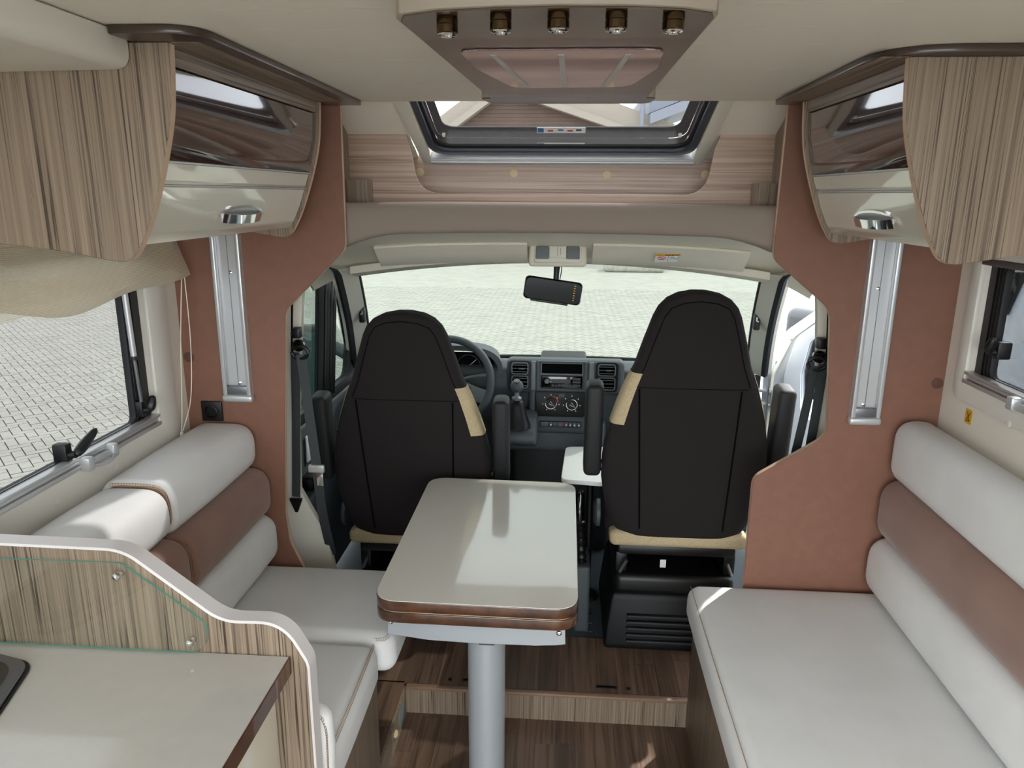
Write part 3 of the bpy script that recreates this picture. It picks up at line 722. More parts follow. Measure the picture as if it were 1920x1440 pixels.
# ------------------------------------------------------------------ cushions
def cushion(mb, x0, x1, y0, y1, z0, z1, r=0.04, crown=0.0, n=(16, 16, 8), bulge=None):
    c = Vector(((x0+x1)/2, (y0+y1)/2, (z0+z1)/2)); h = Vector(((x1-x0)/2, (y1-y0)/2, (z1-z0)/2))
    r = min(r, h.x*0.98, h.y*0.98, h.z*0.98)
    def samp(k, half):
        rr = min(0.5, r/half*0.5); out = []
        e = 5
        for i in range(e): out.append(-1+(1-math.cos(math.pi/2*i/e))*0 + 2*rr*(i/e)*1.0)
        m = max(2, k-2*e)
        for i in range(m+1): out.append(-1+2*rr+(2-4*rr)*i/m)
        for i in range(1, e+1): out.append(1-2*rr+2*rr*i/e)
        return out
    S = [samp(n[a], h[a]) for a in range(3)]
    vs = []; fs = []; idx = {}
    def vert(p):
        k = tuple(round(v, 5) for v in p)
        if k in idx: return idx[k]
        q = Vector((p[0]*h.x, p[1]*h.y, p[2]*h.z))
        inn = Vector([max(-(h[a]-r), min(h[a]-r, q[a])) for a in range(3)])
        d = q-inn
        if d.length > 1e-9:
            q = inn+d.normalized()*r*min(1.0, max(abs(d[a]) for a in range(3))/r)
        if crown: q.z += crown*(1-p[0]**2)*(1-p[1]**2)*(1 if p[2] > 0 else 0)*max(0, p[2])
        if bulge:
            q.x += bulge[0]*(1-p[1]**2)*(1-p[2]**2)*p[0]; q.y += bulge[1]*(1-p[0]**2)*(1-p[2]**2)*p[1]
        idx[k] = len(vs); vs.append(c+q); return idx[k]
    for ax in range(3):
        a, b = [i for i in range(3) if i != ax]
        for sgn in (-1, 1):
            for i in range(len(S[a])-1):
                for j in range(len(S[b])-1):
                    quad = []
                    for (u, w) in ((i, j), (i+1, j), (i+1, j+1), (i, j+1)):
                        p = [0, 0, 0]; p[ax] = sgn; p[a] = S[a][u]; p[b] = S[b][w]; quad.append(vert(p))
                    if len(set(quad)) >= 3: fs.append(tuple(dict.fromkeys(quad)))
    return mb.add(vs, fs)
def roll(xa, xb, y0, y1, z0, z1, r=0.058, er=0.012, m=4):
    # padded roll along Y: rounded section, softly rounded ends
    base = fillet([(xa, z0), (xb, z0), (xb, z1), (xa, z1)], r, 7); cx, cz = (xa+xb)/2, (z0+z1)/2; hx, hz = abs(xb-xa)/2, (z1-z0)/2
    def ring(y, ins): return [(cx+(x-cx)*(1-ins/hx), y, cz+(z-cz)*(1-ins/hz)) for x, z in base]
    ys = [(y0+er*(1-math.cos(math.pi/2*i/m)), er*(1-math.sin(math.pi/2*i/m))) for i in range(m+1)]
    mid = [(y0+er+(y1-y0-2*er)*i/8, -0.002*math.sin(math.pi*i/8)) for i in range(1, 8)]
    ye = [(y1-er*(1-math.cos(math.pi/2*i/m)), er*(1-math.sin(math.pi/2*i/m))) for i in range(m, -1, -1)]
    return MB().loft([ring(y, i) for y, i in ys+mid+ye])
def stitching(path, side, parent, m='stitch', gap=0.007, pitch=0.0055, r=0.0006):
    """two thread lines joined by ladder stitches"""
    P = smoothstep_path(path, 10); S = Vector(side).normalized()*gap; mb = MB()
    mb.tube(P, r, 4); mb.tube([p+S for p in P], r, 4)
    acc = 0.0
    for a, b in zip(P, P[1:]):
        L_ = (b-a).length
        while acc < L_:
            q = a+(b-a)*(acc/L_); mb.tube([q, q+S], r*1.1, 4); acc += pitch
        acc -= L_
    return mb.build('stitching', m, parent)

# right sofa
sb = thing('sofa', (0.77, 1.2, 0), 'right sofa with striped wood base and white and brown backrest rolls', 'sofa')
MB().box(0.462, XR-0.001, 0.2, 2.057, 0.0, 0.405).build('base_body', 'wood_vertical', sb, smooth=False)
MB().rbox(0.452, 0.4625, 0.2, 2.058, 0.012, 0.41, 0.002, 2).build('front_board', 'wood_vertical', sb)
sc = cushion(MB(), 0.422, 1.000, 0.25, 2.055, 0.411, 0.528, 0.038, 0.012, (18, 40, 8), (0.006, 0.004)).build('sofa_cushion', 'leather_white', label='long white leather seat cushion of the right sofa', cat='cushion')
stitching([(0.432, 2.04, 0.520), (0.430, 1.7, 0.522), (0.430, 1.2, 0.522), (0.430, 0.7, 0.522)], (0.5, 0, -0.9), sc, 'stitch_dark', 0.008, 0.006)
bk = sb
roll(0.957, XR-0.014, 0.25, 2.05, 0.884, 1.064, 0.066, 0.034).build('top_roll', 'leather_white', bk, ang=60)
roll(0.941, XR-0.010, 0.25, 2.05, 0.706, 0.890, 0.066, 0.034).build('middle_roll', 'suede_brown', bk, ang=60)
roll(0.929, XR-0.010, 0.25, 2.05, 0.534, 0.712, 0.066, 0.034).build('bottom_roll', 'leather_white', bk, ang=60)

# left bench
bb = thing('bench', (-0.75, 1.6, 0), 'striped wood bench box carrying the left seat cushions', 'bench')
MB().box(XL+0.001, -0.56, 1.70, 2.057, 0.1005, 0.415).build('base_body', 'wood_vertical', bb, smooth=False)
MB().box(XL+0.001, -0.632, 1.16, 1.70, 0.0, 0.40).build('base_body', 'wood_vertical', bb, smooth=False)
MB().rbox(-0.462, -0.447, 1.16, 1.70, 0.1005, 0.41, 0.002, 2).build('front_board', 'wood_vertical', bb)
c1 = cushion(MB(), -1.06, -0.394, 1.680, 2.052, 0.418, 0.536, 0.036, 0.008, (18, 14, 8), (0.004, 0.003)).build('bench_cushion', 'leather_white', label='white leather seat cushion of the left bench next to the partition', cat='cushion', group='left bench seat cushions')
stitching([(-0.415, 2.03, 0.530), (-0.408, 1.85, 0.532), (-0.408, 1.74, 0.532), (-0.418, 1.69, 0.531), (-0.445, 1.682, 0.531)], (0.5, -0.3, -0.9), c1, 'stitch_dark', 0.008, 0.006)
c2 = cushion(MB(), -1.06, -0.428, 1.160, 1.673, 0.411, 0.530, 0.036, 0.010, (18, 16, 8), (0.006, 0.003)).build('bench_cushion', 'leather_white', label='white leather seat cushion of the left bench next to the kitchen panel', cat='cushion', group='left bench seat cushions')
stitching([(-0.442, 1.66, 0.5285), (-0.437, 1.4, 0.530), (-0.437, 1.17, 0.530)], (0.5, 0, -0.9), c2, 'stitch_dark', 0.008, 0.006)
def bench_back(y0, y1, xf, ztop, label, n):
    t = thing('bolster_cushion', (-0.98, (y0+y1)/2, 0.53), label, 'cushion', 'left bench bolster cushions')
    xb = XL+0.016
    roll(xb, xf, y0, y1, 0.850, ztop, 0.060, 0.014).build('top_roll', 'leather_white', t, ang=60)
    roll(xb, xf+0.036, y0, y1, 0.700, 0.856, 0.060, 0.014).build('middle_roll', 'suede_brown', t, ang=60)
    roll(xb, xf+0.046, y0, y1, 0.547, 0.706, 0.060, 0.014).build('bottom_roll', 'leather_white', t, ang=60)
    return t
t1 = bench_back(1.578, 2.05, -0.883, 0.994, 'left bench bolster cushion next to the partition, brown stitched side', 16)
for nm, xf_, za, zb_ in (('side_panel', -0.883, 0.850, 0.994), ('side_panel', -0.847, 0.700, 0.856), ('side_panel', -0.837, 0.547, 0.706)):
    MB().prism(fillet([(XL+0.030, za+0.012), (xf_-0.013, za+0.012), (xf_-0.013, zb_-0.012), (XL+0.030, zb_-0.012)], 0.050, 7), 'y', 1.5745, 1.5785).build(nm, 'suede_brown', t1, bevel=0.0012, seg=1)
stitching([(-1.04, 1.5735, 0.981), (-0.947, 1.5735, 0.981), (-0.909, 1.5735, 0.968), (-0.897, 1.5735, 0.931), (-0.897, 1.5735, 0.89)], (0, 0.006, 0.006), t1, 'stitch', 0.007, 0.007, 0.0008)
stitching([(-0.873, 1.5735, 0.835), (-0.861, 1.5735, 0.80), (-0.861, 1.5735, 0.74)], (0.006, 0.006, 0), t1, 'stitch_dark', 0.007, 0.007, 0.0008)
t2 = bench_back(1.232, 1.568, -0.890, 0.983, 'left bench bolster cushion next to the kitchen panel', 14)
bc = cushion(MB(), -0.84, -0.398, 1.162, 1.225, 0.536, 0.705, 0.030, 0, (16, 8, 10), (0.004, 0.004)).build('back_cushion', 'leather_white', label='small white back cushion leaning on the rear of the kitchen panel', cat='cushion')
stitching([(-0.402, 1.165, 0.545), (-0.401, 1.166, 0.62), (-0.402, 1.168, 0.67), (-0.412, 1.170, 0.696), (-0.44, 1.170, 0.702)], (0, 1, 0), bc, 'stitch_dark', 0.007, 0.006)

# ------------------------------------------------------------------ table
tb = thing('dining_table', (-0.16, 1.95, 0), 'narrow white-topped pedestal table with brown double edge', 'table')
TP = [(-0.411, 1.553), (0.083, 1.549), (0.085, 2.340), (-0.411, 2.350)]
def inset(p, d):
    cx = sum(a for a, b in p)/len(p); cy = sum(b for a, b in p)/len(p)
    return [(a-math.copysign(d, a-cx), b-math.copysign(d, b-cy)) for a, b in p]
MB().prism(fillet(TP, 0.062, 8), 'z', 0.6915, 0.7185).build('upper_leaf', 'table_edge', tb, bevel=0.002, seg=2)
MB().prism(fillet(inset(TP, 0.0015), 0.062, 8), 'z', 0.7185, 0.7203).build('table_top', 'table_top', tb)
MB().prism(fillet(inset(TP, 0.0035), 0.060, 8), 'z', 0.6885, 0.6917).build('edge_joint', 'cap_beige', tb)
MB().prism(fillet(TP, 0.062, 8), 'z', 0.662, 0.6887).build('lower_leaf', 'table_edge', tb, bevel=0.002, seg=2)
BR = [(-0.382, 0.660), (0.052, 0.660), (0.054, 0.606), (0.03, 0.602), (-0.02, 0.5985), (-0.16, 0.597), (-0.28, 0.600), (-0.382, 0.612)]
MB().prism(BR, 'y', 1.582, 1.586).build('bracket_plate', 'pole_metal', tb, bevel=0.0008, seg=1)
MB().box(-0.382, 0.052, 1.586, 1.75, 0.656, 0.662).build('bracket_top', 'pole_metal', tb, smooth=False)
for x, z in ((-0.372, 0.648), (0.038, 0.637)):
    MB().lathe([(0, 0), (0.0075, 0), (0.0075, 0.002), (0.005, 0.005), (0.0025, 0.0055), (0.0025, 0.004), (0, 0.004)], (x, 1.582, z), (0, -1, 0), 16).build('screw', 'chrome', tb)
MB().lathe([(0, 0), (0.048, 0), (0.048, 0.655), (0, 0.655)], (-0.146, 1.66, 0.004), seg=40).build('pole', 'pole_metal', tb)
MB().lathe([(0, 0), (0.12, 0), (0.12, 0.006), (0.075, 0.012), (0.05, 0.03), (0, 0.03)], (-0.146, 1.66, 0.0), seg=40).build('base_plate', 'pole_metal', tb)
MB().rbox(-0.160, -0.118, 1.590, 1.615, 0.586, 0.600, 0.004, 2).build('release_lever', 'alu_dark', tb)

# ------------------------------------------------------------------ kitchen corner
kp = thing('room_divider', (-0.75, 1.13, 0), 'shaped striped wood panel with pale edge closing the kitchen worktop', 'divider')
top = [(XL+0.001, 1.060), (-0.947, 1.058), (-0.725, 1.056), (-0.560, 0.925), (-0.450, 0.928), (-0.409, 0.85), (-0.408, 0.0)]
prof = fillet(top+[(XL+0.001, 0.0)], [0, 0, 0.09, 0.09, 0.075, 0.05, 0, 0], 8)
MB().prism(prof, 'y', 1.12, 1.155).build('panel_board', 'wood_vertical', kp)
open_prof = [p for p in prof if p != (XL+0.001, 0.0)]
mat('edge_pale', (216, 210, 208), 0.35)
ring = []
for i, p in enumerate(open_prof):
    a = Vector(open_prof[max(i-1, 0)]); b = Vector(open_prof[min(i+1, len(open_prof)-1)]); t = (b-a).normalized(); nrm = Vector((-t.y, t.x))
    q = Vector(p)+nrm*0.0035
    ring.append([(p[0], 1.118, p[1]), (q.x, 1.121, q.y), (q.x, 1.154, q.y), (p[0], 1.157, p[1])])
MB().loft(ring).build('edge_trim', 'edge_pale', kp)
gp = thing('splash_guard', (-0.8, 1.11, 0.87), 'clear glass splash guard screwed to the kitchen panel', 'glass')
G = fillet([(-1.06, 0.869), (-1.06, 1.037), (-0.722, 1.039), (-0.575, 0.925), (-0.590, 0.869)], [0.0, 0, 0.02, 0.05, 0.04], 6)
MB().prism(G, 'y', 1.108, 1.1125, 0, 1).build('glass_sheet', ['glass_clear', 'glass_edge'], gp)
for x, z in ((-0.731, 1.015), (-0.613, 0.892)):
    MB().lathe([(0, -0.008), (0.004, -0.008), (0.004, 0.0), (0.0075, 0), (0.0075, 0.004), (0.0055, 0.007), (0.0025, 0.0075), (0.0022, 0.005), (0, 0.005)], (x, 1.108, z), (0, -1, 0), 18).build('screw', 'chrome', gp)
wt = thing('kitchen_worktop', (-0.76, 0.5, 0.83), 'cream kitchen worktop with dark brown front edge', 'worktop')
MB().box(XL+0.001, -0.4405, -0.28, 1.1175, 0.832, 0.864).build('worktop_slab', 'counter_top', wt, smooth=False)
MB().box(-0.4405, -0.4375, -0.28, 1.1175, 0.8318, 0.8645).build('front_edge', 'table_edge', wt, smooth=False)
kc = thing('kitchen_cabinet', (-0.77, 0.5, 0), 'cream fronted cabinet below the kitchen worktop', 'cabinet')
MB().box(XL+0.001, -0.485, -0.28, 1.117, 0.0, 0.831).build('carcass', 'wood_vertical', kc, smooth=False)
for y0, y1 in ((0.62, 1.11), (0.12, 0.61), (-0.28, 0.11)):
    MB().rbox(-0.485, -0.468, y0, y1, 0.08, 0.822, 0.003, 2).build('door', 'gloss_cream', kc)
HB = [(-1.06, 1.076), (-0.965, 1.084), (-0.872, 1.062), (-0.835, 0.935), (-0.805, 0.80), (-0.80, 0.50), (-1.06, 0.50)]
hb = thing('kitchen_hob', (-0.93, 0.8, 0.864), 'black glass hob with metal rim set into the worktop', 'hob')
MB().prism(fillet(HB, [0.01, 0.06, 0.05, 0.2, 0.2, 0.03, 0.01], 7), 'z', 0.8642, 0.8675).build('seal', 'black', hb, bevel=0.001, seg=1)
HB2 = [(-1.06, 1.070), (-0.962, 1.078), (-0.877, 1.057), (-0.840, 0.935), (-0.811, 0.80), (-0.806, 0.506), (-1.06, 0.506)]
MB().prism(fillet(HB2, [0.01, 0.06, 0.05, 0.2, 0.2, 0.03, 0.01], 7), 'z', 0.8675, 0.8735).build('metal_rim', 'alu_dark', hb, bevel=0.002, seg=2)
HB3 = [(-1.06, 1.052), (-0.968, 1.060), (-0.895, 1.042), (-0.858, 0.932), (-0.830, 0.80), (-0.825, 0.525), (-1.06, 0.525)]
MB().prism(fillet(HB3, [0.01, 0.06, 0.05, 0.2, 0.2, 0.03, 0.01], 7), 'z', 0.8735, 0.8760).build('glass_lid', 'black_gloss', hb, bevel=0.001, seg=1)
# ------------------------------------------------------------------ cab shell
from mathutils.geometry import tessellate_polygon
def plate(loops, fa, fb):
    """flat plate with holes: loops[0] outline, the others openings; fa/fb map (u, w) to the two faces"""
    mb = MB(); flat = [p for l in loops for p in l]; n = len(flat)
    tri = tessellate_polygon([[Vector((p[0], p[1], 0)) for p in l] for l in loops])
    vs = [fa(*p) for p in flat]+[fb(*p) for p in flat]
    fs = [tuple(t) for t in tri]+[tuple(i+n for i in reversed(t)) for t in tri]
    o = 0
    for l in loops:
        k = len(l)
        for i in range(k):
            j = (i+1) % k; fs.append((o+i, o+j, n+o+j, n+o+i))
        o += k
    return mb.add(vs, fs)
def sheet(nu, nv, fn, th=0.0):
    mb = MB(); rows = [[Vector(fn(i/nu, j/nv)) for i in range(nu+1)] for j in range(nv+1)]
    mb.loft(rows, caps=False, closed=False)
    return mb
# headliner
HP = [(2.165, 1.562), (2.30, 1.553), (2.45, 1.530), (2.56, 1.500), (2.66, 1.466), (2.74, 1.438), (2.785, 1.422)]
HPs = [(p.x, p.y) for p in smoothstep_path([(a, b, 0) for a, b in HP], 4)]
def hl(u, v):
    x = -0.90+1.80*u; k = min(len(HPs)-1, int(round(v*(len(HPs)-1)))); y, z = HPs[k]; t = abs(x)/0.75
    return (x, y-0.07*t*t*v, z-0.030*t**3-0.07*max(0, t-0.98)*4*(0.4+0.6*v))
m = MB(); nu, nv = 40, len(HPs)-1
rows = [[hl(i/nu, j/nv) for i in range(nu+1)] for j in range(nv+1)]
loops = [r+[(p[0], p[1], p[2]+0.03) for p in reversed(r)] for r in rows]
m.loft(loops).build('cab_headliner', 'headliner', label='pale fabric headliner of the cab roof', cat='headliner')
MB().box(-0.90, 0.90, 2.30, 2.80, 1.60, 1.62).build('roof_cab', 'white_paint', smooth=False, kind='structure', label='outer roof sheet above the cab')
# windscreen
def ws(u, v):
    s = 2*u-1
    top = Vector((0.745*s, 2.845-0.10*s*s, 1.424-0.050*s*s)); bot = Vector((0.86*s, 3.56-0.27*s*s, 0.885+0.03*s*s))
    p = top.lerp(bot, v); p.y += 0.03*math.sin(math.pi*v); return p
w4 = thing('window_4', (0, 3.2, 0.9), 'large curved greenish windscreen of the cab', kind='structure')
m = MB(); rows = [[ws(i/28, j/10) for i in range(29)] for j in range(11)]
m.loft(rows, caps=False, closed=False).build('pane', 'glass_wind', w4)
edge = [ws(0, j/10) for j in range(11)]
for u in (0.0, 1.0):
    MB().tube([ws(u, j/12)+Vector((0, 0.004, 0)) for j in range(13)], 0.009, 8).build('side_seal', 'rubber', w4)
MB().tube([ws(i/24, 0.99)+Vector((0, 0, 0.0)) for i in range(25)], 0.010, 8).build('bottom_seal', 'rubber', w4)
# header bar of the windscreen
rows = []
for i in range(25):
    p = ws(i/24, 0.0); rows.append([p+Vector((0, -0.10, 0.004)), p+Vector((0, -0.02, -0.014)), p+Vector((0, 0.02, -0.010)), p+Vector((0, 0.02, 0.04)), p+Vector((0, -0.10, 0.03))])
MB().loft(rows).build('header_trim', 'headliner', w4)
# A pillars
for s, lab in ((-1, 'cream windscreen pillar on the driver side'), (1, 'cream windscreen pillar on the open door side')):
    t = thing('trim_1' if s < 0 else 'trim_2', (s*0.8, 3.0, 0.9), lab, kind='structure')
    r1, r2, r3 = [], [], []
    for j in range(15):
        v = -0.16+1.20*j/14; p = ws(0.0 if s < 0 else 1.0, v)
        if v < 0: p = ws(0.0 if s < 0 else 1.0, 0)+Vector((s*0.02*v, 0.35*v, -0.13*v))
        a = p+Vector((s*-0.004, -0.012, 0)); b = p+Vector((s*0.010, -0.055, 0.004)); c_ = p+Vector((s*0.030, -0.105, 0.004)); d_ = p+Vector((s*0.075, -0.10, 0.02)); e_ = p+Vector((s*0.05, 0.012, 0.01))
        r1.append([a, b, c_, d_, e_])
        f = c_+Vector((0, -0.002, 0)); r2.append([f, f+Vector((s*0.010, -0.026, 0.0)), f+Vector((s*0.020, -0.030, 0.008)), f+Vector((s*0.03, 0.0, 0.01))])
    MB().loft(r1).build('pillar_cover', 'cab_trim', t)
    MB().loft(r2).build('door_seal', 'rubber', t)
    p = ws(0.0 if s < 0 else 1.0, 0.42)
    cl = MB().rbox(p.x-0.012, p.x+0.012, p.y-0.062, p.y-0.03, p.z-0.034, p.z+0.034, 0.006, 2).build('blind_clip', 'black', t)
    MB().tube([(p.x-s*0.004, p.y-0.064, p.z+0.018), (p.x-s*0.004, p.y-0.066, p.z+0.004), (p.x+s*0.004, p.y-0.066, p.z+0.002)], 0.003, 6).build('clip_hook', 'alu', cl)
# B pillars
def bpillar(s, nm, lab):
    t = thing(nm, (s*0.88, 2.25, 0.1), lab, kind='structure')
    rings = []
    for z, xi in ((0.10, 0.70), (0.42, 0.715), (0.55, 0.735), (0.66, 0.79), (0.72, 0.818), (0.95, 0.808), (1.15, 0.79), (1.33, 0.772), (1.42, 0.76), (1.52, 0.72)):
        rings.append([(s*0.97, 2.20, z), (s*(xi+0.012), 2.20, z), (s*xi, 2.206, z), (s*xi, 2.228, z), (s*(xi+0.02), 2.236, z), (s*0.97, 2.236, z)])
    MB().loft(rings).build('pillar_cover', 'cab_trim', t, ang=50)
    MB().box(*sorted((s*0.95, s*1.09)), 2.079, 2.30, 0.0, 1.60).build('outer_skin', 'white_paint', t, smooth=False)
    MB().tube([(s*0.799, 2.198, 1.34), (s*0.812, 2.198, 1.17)], 0.003, 6).build('slide_slot', 'seam', t)
    return t
bpillar(-1, 'trim_3', 'cream door pillar with slotted belt slide on the driver side')
bpillar(1, 'trim_4', 'cream door pillar with slotted belt slide on the open door side')
# seat belts
def belt(s, lab):
    t = thing('seat_belt', (s*0.79, 2.18, 0.66), lab, 'seat belt', 'cab seat belts')
    MB().rbox(*sorted((s*0.770, s*0.795)), 2.165, 2.195, 1.230, 1.262, 0.004, 2).build('height_button', 'black', t)
    MB().tube([(s*0.793, 2.185, 1.24), (s*0.805, 2.196, 1.24)], 0.006, 8).build('button_stem', 'black', t)
    MB().lathe([(0, 0), (0.019, 0), (0.019, 0.012), (0.013, 0.018), (0, 0.018)], (s*0.783, 2.192, 1.205), (0, -1, 0), 20).build('anchor_cover', 'black_gloss', t)
    MB().tube([(s*0.775+0.026*math.cos(a), 2.172, 1.186+0.019*math.sin(a)) for a in [2*math.pi*i/16 for i in range(16)]], 0.006, 8, closed=True).build('guide_loop', 'black', t)
    if s < 0:
        a = [(-0.793, 2.178, 1.185), (-0.808, 2.186, 0.95), (-0.826, 2.190, 0.70)]; b = [(-0.772, 2.170, 1.18), (-0.755, 2.16, 1.0), (-0.737, 2.15, 0.82), (-0.735, 2.17, 0.66), (-0.728, 2.22, 0.48)]
        tp = (-0.736, 2.147, 0.815); ap = (-0.827, 2.19, 0.675)
    else:
        a = [(0.797, 2.180, 1.185), (0.792, 2.188, 1.0), (0.780, 2.19, 0.80), (0.776, 2.19, 0.60)]; b = [(0.770, 2.170, 1.18), (0.752, 2.165, 1.02), (0.733, 2.16, 0.88), (0.71, 2.16, 0.70), (0.69, 2.2, 0.50)]
        tp = (0.712, 2.155, 0.70); ap = (0.776, 2.19, 0.60)
    MB().tube(smoothstep_path(a, 5), 0.01, flat=(0.0135, 0.0012, (1, 0, 0))).build('strap', 'strap', t)
    MB().tube(smoothstep_path(b, 5), 0.01, flat=(0.0145, 0.0012, (1, 0.3, 0))).build('strap', 'strap', t)
    MB().prism(fillet([(ap[0]-0.022, ap[2]+0.02), (ap[0]+0.022, ap[2]+0.02), (ap[0]+0.004, ap[2]-0.028), (ap[0]-0.004, ap[2]-0.028)], 0.003, 2), 'y', ap[1]-0.005, ap[1]+0.004).build('anchor_plate', 'black', t)
    tg = MB().rbox(tp[0]-0.026, tp[0]+0.026, tp[1]-0.010, tp[1]+0.004, tp[2]-0.010, tp[2]+0.016, 0.005, 3).build('belt_tongue', 'alu', t)
    MB().rbox(tp[0]-0.002, tp[0]+0.020, tp[1]-0.004, tp[1]-0.001, tp[2]-0.055, tp[2]-0.008, 0.002, 2).build('tongue_blade', 'chrome', tg)
belt(-1, 'black seat belt hanging on the door pillar left of the driver seat')
belt(1, 'black seat belt hanging on the pillar in front of the open cab door')
# driver side door
def dl(d):
    return (lambda y, z: (-0.905+0.07*(z-0.9)-d, y, z))
d1 = thing('door_1', (-0.93, 2.8, 0.1), 'closed driver side cab door with divided window', kind='structure')
OUT = fillet([(2.24, 0.84), (3.40, 0.84), (3.33, 0.98), (3.02, 1.36), (2.86, 1.455), (2.24, 1.47)], [0, 0.02, 0.03, 0.08, 0.05, 0], 5)
IN1 = fillet([(2.36, 0.885), (2.742, 0.885), (2.742, 1.405), (2.36, 1.41)], 0.03, 4)
IN2 = fillet([(2.880, 0.885), (3.115, 0.885), (3.135, 1.02), (2.955, 1.32), (2.880, 1.375)], [0.02, 0.05, 0.06, 0.03, 0.03], 5)
plate([OUT, IN1, IN2], dl(0.0), dl(0.035)).build('window_frame', 'rubber', d1, bevel=0.004, seg=2)
plate([IN1], dl(0.020), dl(0.023)).build('pane', 'glass_door', d1, smooth=False)
plate([IN2], dl(0.020), dl(0.023)).build('quarter_pane', 'glass_door', d1, smooth=False)
for yy in (2.755, 2.785, 2.825, 2.862):
    MB().tube([dl(-0.004)(yy, 0.87), dl(-0.004)(yy, 1.42)], 0.008, 8).build('channel_rib', 'black', d1)
MB().rbox(-0.985, -0.905, 2.30, 3.38, 0.12, 0.845, 0.02, 3).build('inner_panel', 'dash', d1)
MB().rbox(-0.925, -0.86, 2.45, 3.0, 0.60, 0.66, 0.02, 3).build('arm_rest', 'dash_black', d1)
MB().rbox(-0.90, -0.893, 2.50, 2.62, 0.70, 0.80, 0.004, 2).build('door_sticker', 'print_white', d1)
# outside mirror
mr = MB().rbox(-1.30, -1.10, 3.30, 3.42, 0.64, 1.06, 0.035, 4).build('mirror_housing', 'smoke_black', d1)
mat('mirror_glass', (150, 196, 196), 0.03, metal=1.0)
MB().prism(rrect(-1.29, -1.112, 0.66, 1.045, 0.03), 'y', 3.294, 3.299).build('mirror_glass', 'mirror_glass', mr)
for z in (0.97, 0.76):
    MB().tube(smoothstep_path([(-0.925, 3.18, z-0.01), (-1.0, 3.26, z), (-1.12, 3.36, z+0.01)], 5), 0.030, 10).build('mirror_arm', 'dash', mr)

# open passenger door, swung out on its front hinges
AO = math.radians(60)
HG = Vector((0.945, 3.22, 0)); DS = Vector((math.sin(AO), -math.cos(AO), 0)); DN = Vector((-math.cos(AO), -math.sin(AO), 0))
def dp(n): return (lambda s, z: HG+DS*s+DN*n+Vector((0, 0, z)))
d2 = thing('door_2', (1.3, 3.0, 0.15), 'white passenger door of the cab standing wide open', kind='structure')
DO = fillet([(-0.03, 0.15), (-0.035, 0.92), (0.045, 1.105), (0.40, 1.42), (0.52, 1.475), (1.02, 1.48), (1.06, 0.9), (1.02, 0.15)], [0.03, 0.1, 0.1, 0.15, 0.1, 0.08, 0.1, 0.05], 5)
DI = fillet([(0.145, 0.735), (0.128, 0.93), (0.150, 1.07), (0.42, 1.335), (0.55, 1.40), (0.95, 1.405), (0.98, 0.90), (0.93, 0.735)], [0.06, 0.05, 0.06, 0.1, 0.08, 0.06, 0.1, 0.06], 5)
plate([DO, DI], dp(-0.05), dp(-0.005)).build('door_shell', 'white_paint', d2, bevel=0.01, seg=3)
DO2 = fillet([(0.055, 0.30), (0.060, 0.92), (0.095, 1.085), (0.41, 1.375), (0.53, 1.435), (0.99, 1.44), (1.02, 0.9), (0.98, 0.30)], [0.08, 0.1, 0.1, 0.15, 0.1, 0.08, 0.1, 0.05], 5)
plate([DO2, DI], dp(-0.004), dp(0.028)).build('inner_trim', 'white_paint', d2, bevel=0.012, seg=3)
plate([DI], dp(-0.03), dp(-0.027)).build('pane', 'glass_open', d2, smooth=False)
DO3 = fillet([(0.005, 0.22), (0.005, 0.90), (0.07, 1.08), (0.405, 1.395), (0.52, 1.455), (1.0, 1.46), (1.035, 0.9), (1.0, 0.22)], [0.08, 0.1, 0.1, 0.15, 0.1, 0.08, 0.1, 0.05], 5)
ring = [dp(0.0)(s, z) for s, z in DO3]
MB().tube(ring, 0.008, 8, closed=True).build('rim_seal', 'cab_trim', d2)
p = dp(0.004)(0.01, 0.80)
for z in (0.80, 0.42):
    h = MB(); q = dp(0.012)(0.03, z)
    h.rbox(q.x-0.02, q.x+0.02, q.y-0.012, q.y+0.004, z-0.045, z+0.045, 0.004, 2)
    hg = h.build('hinge', 'alu', d2)
    for dz in (-0.03, 0.03):
        q2 = dp(0.014)(-0.05, z+dz); q3 = dp(0.014)(0.03, z+dz)
        MB().tube([q2, q3], 0.008, 8).build('hinge_arm', 'alu', hg)
    MB().tube([dp(0.024)(0.0, z-0.05), dp(0.024)(0.0, z+0.05)], 0.006, 8).build('hinge_pin', 'chrome', hg)
for s_, z in ((0.02, 0.96), (0.03, 0.62)):
    q = dp(-0.004)(s_, z); MB().lathe([(0, 0), (0.008, 0), (0.008, 0.004), (0, 0.005)], q, DN, 12).build('grommet', 'alu_dark', d2)
# door mirror of the open door, outside face
mo = MB(); mo.rbox(-0.11, 0.11, -0.06, 0.06, -0.20, 0.20, 0.045, 4)
mo.xf(Matrix.Translation(dp(-0.20)(0.10, 0.98)) @ Matrix.Rotation(math.radians(-60), 4, 'Z'))
mh = mo.build('mirror_housing', 'smoke_black', d2)
for z in (1.06, 0.88):
    MB().tube([dp(-0.04)(0.06, z), dp(-0.15)(0.09, z)], 0.028, 10).build('mirror_arm', 'smoke_black', mh)

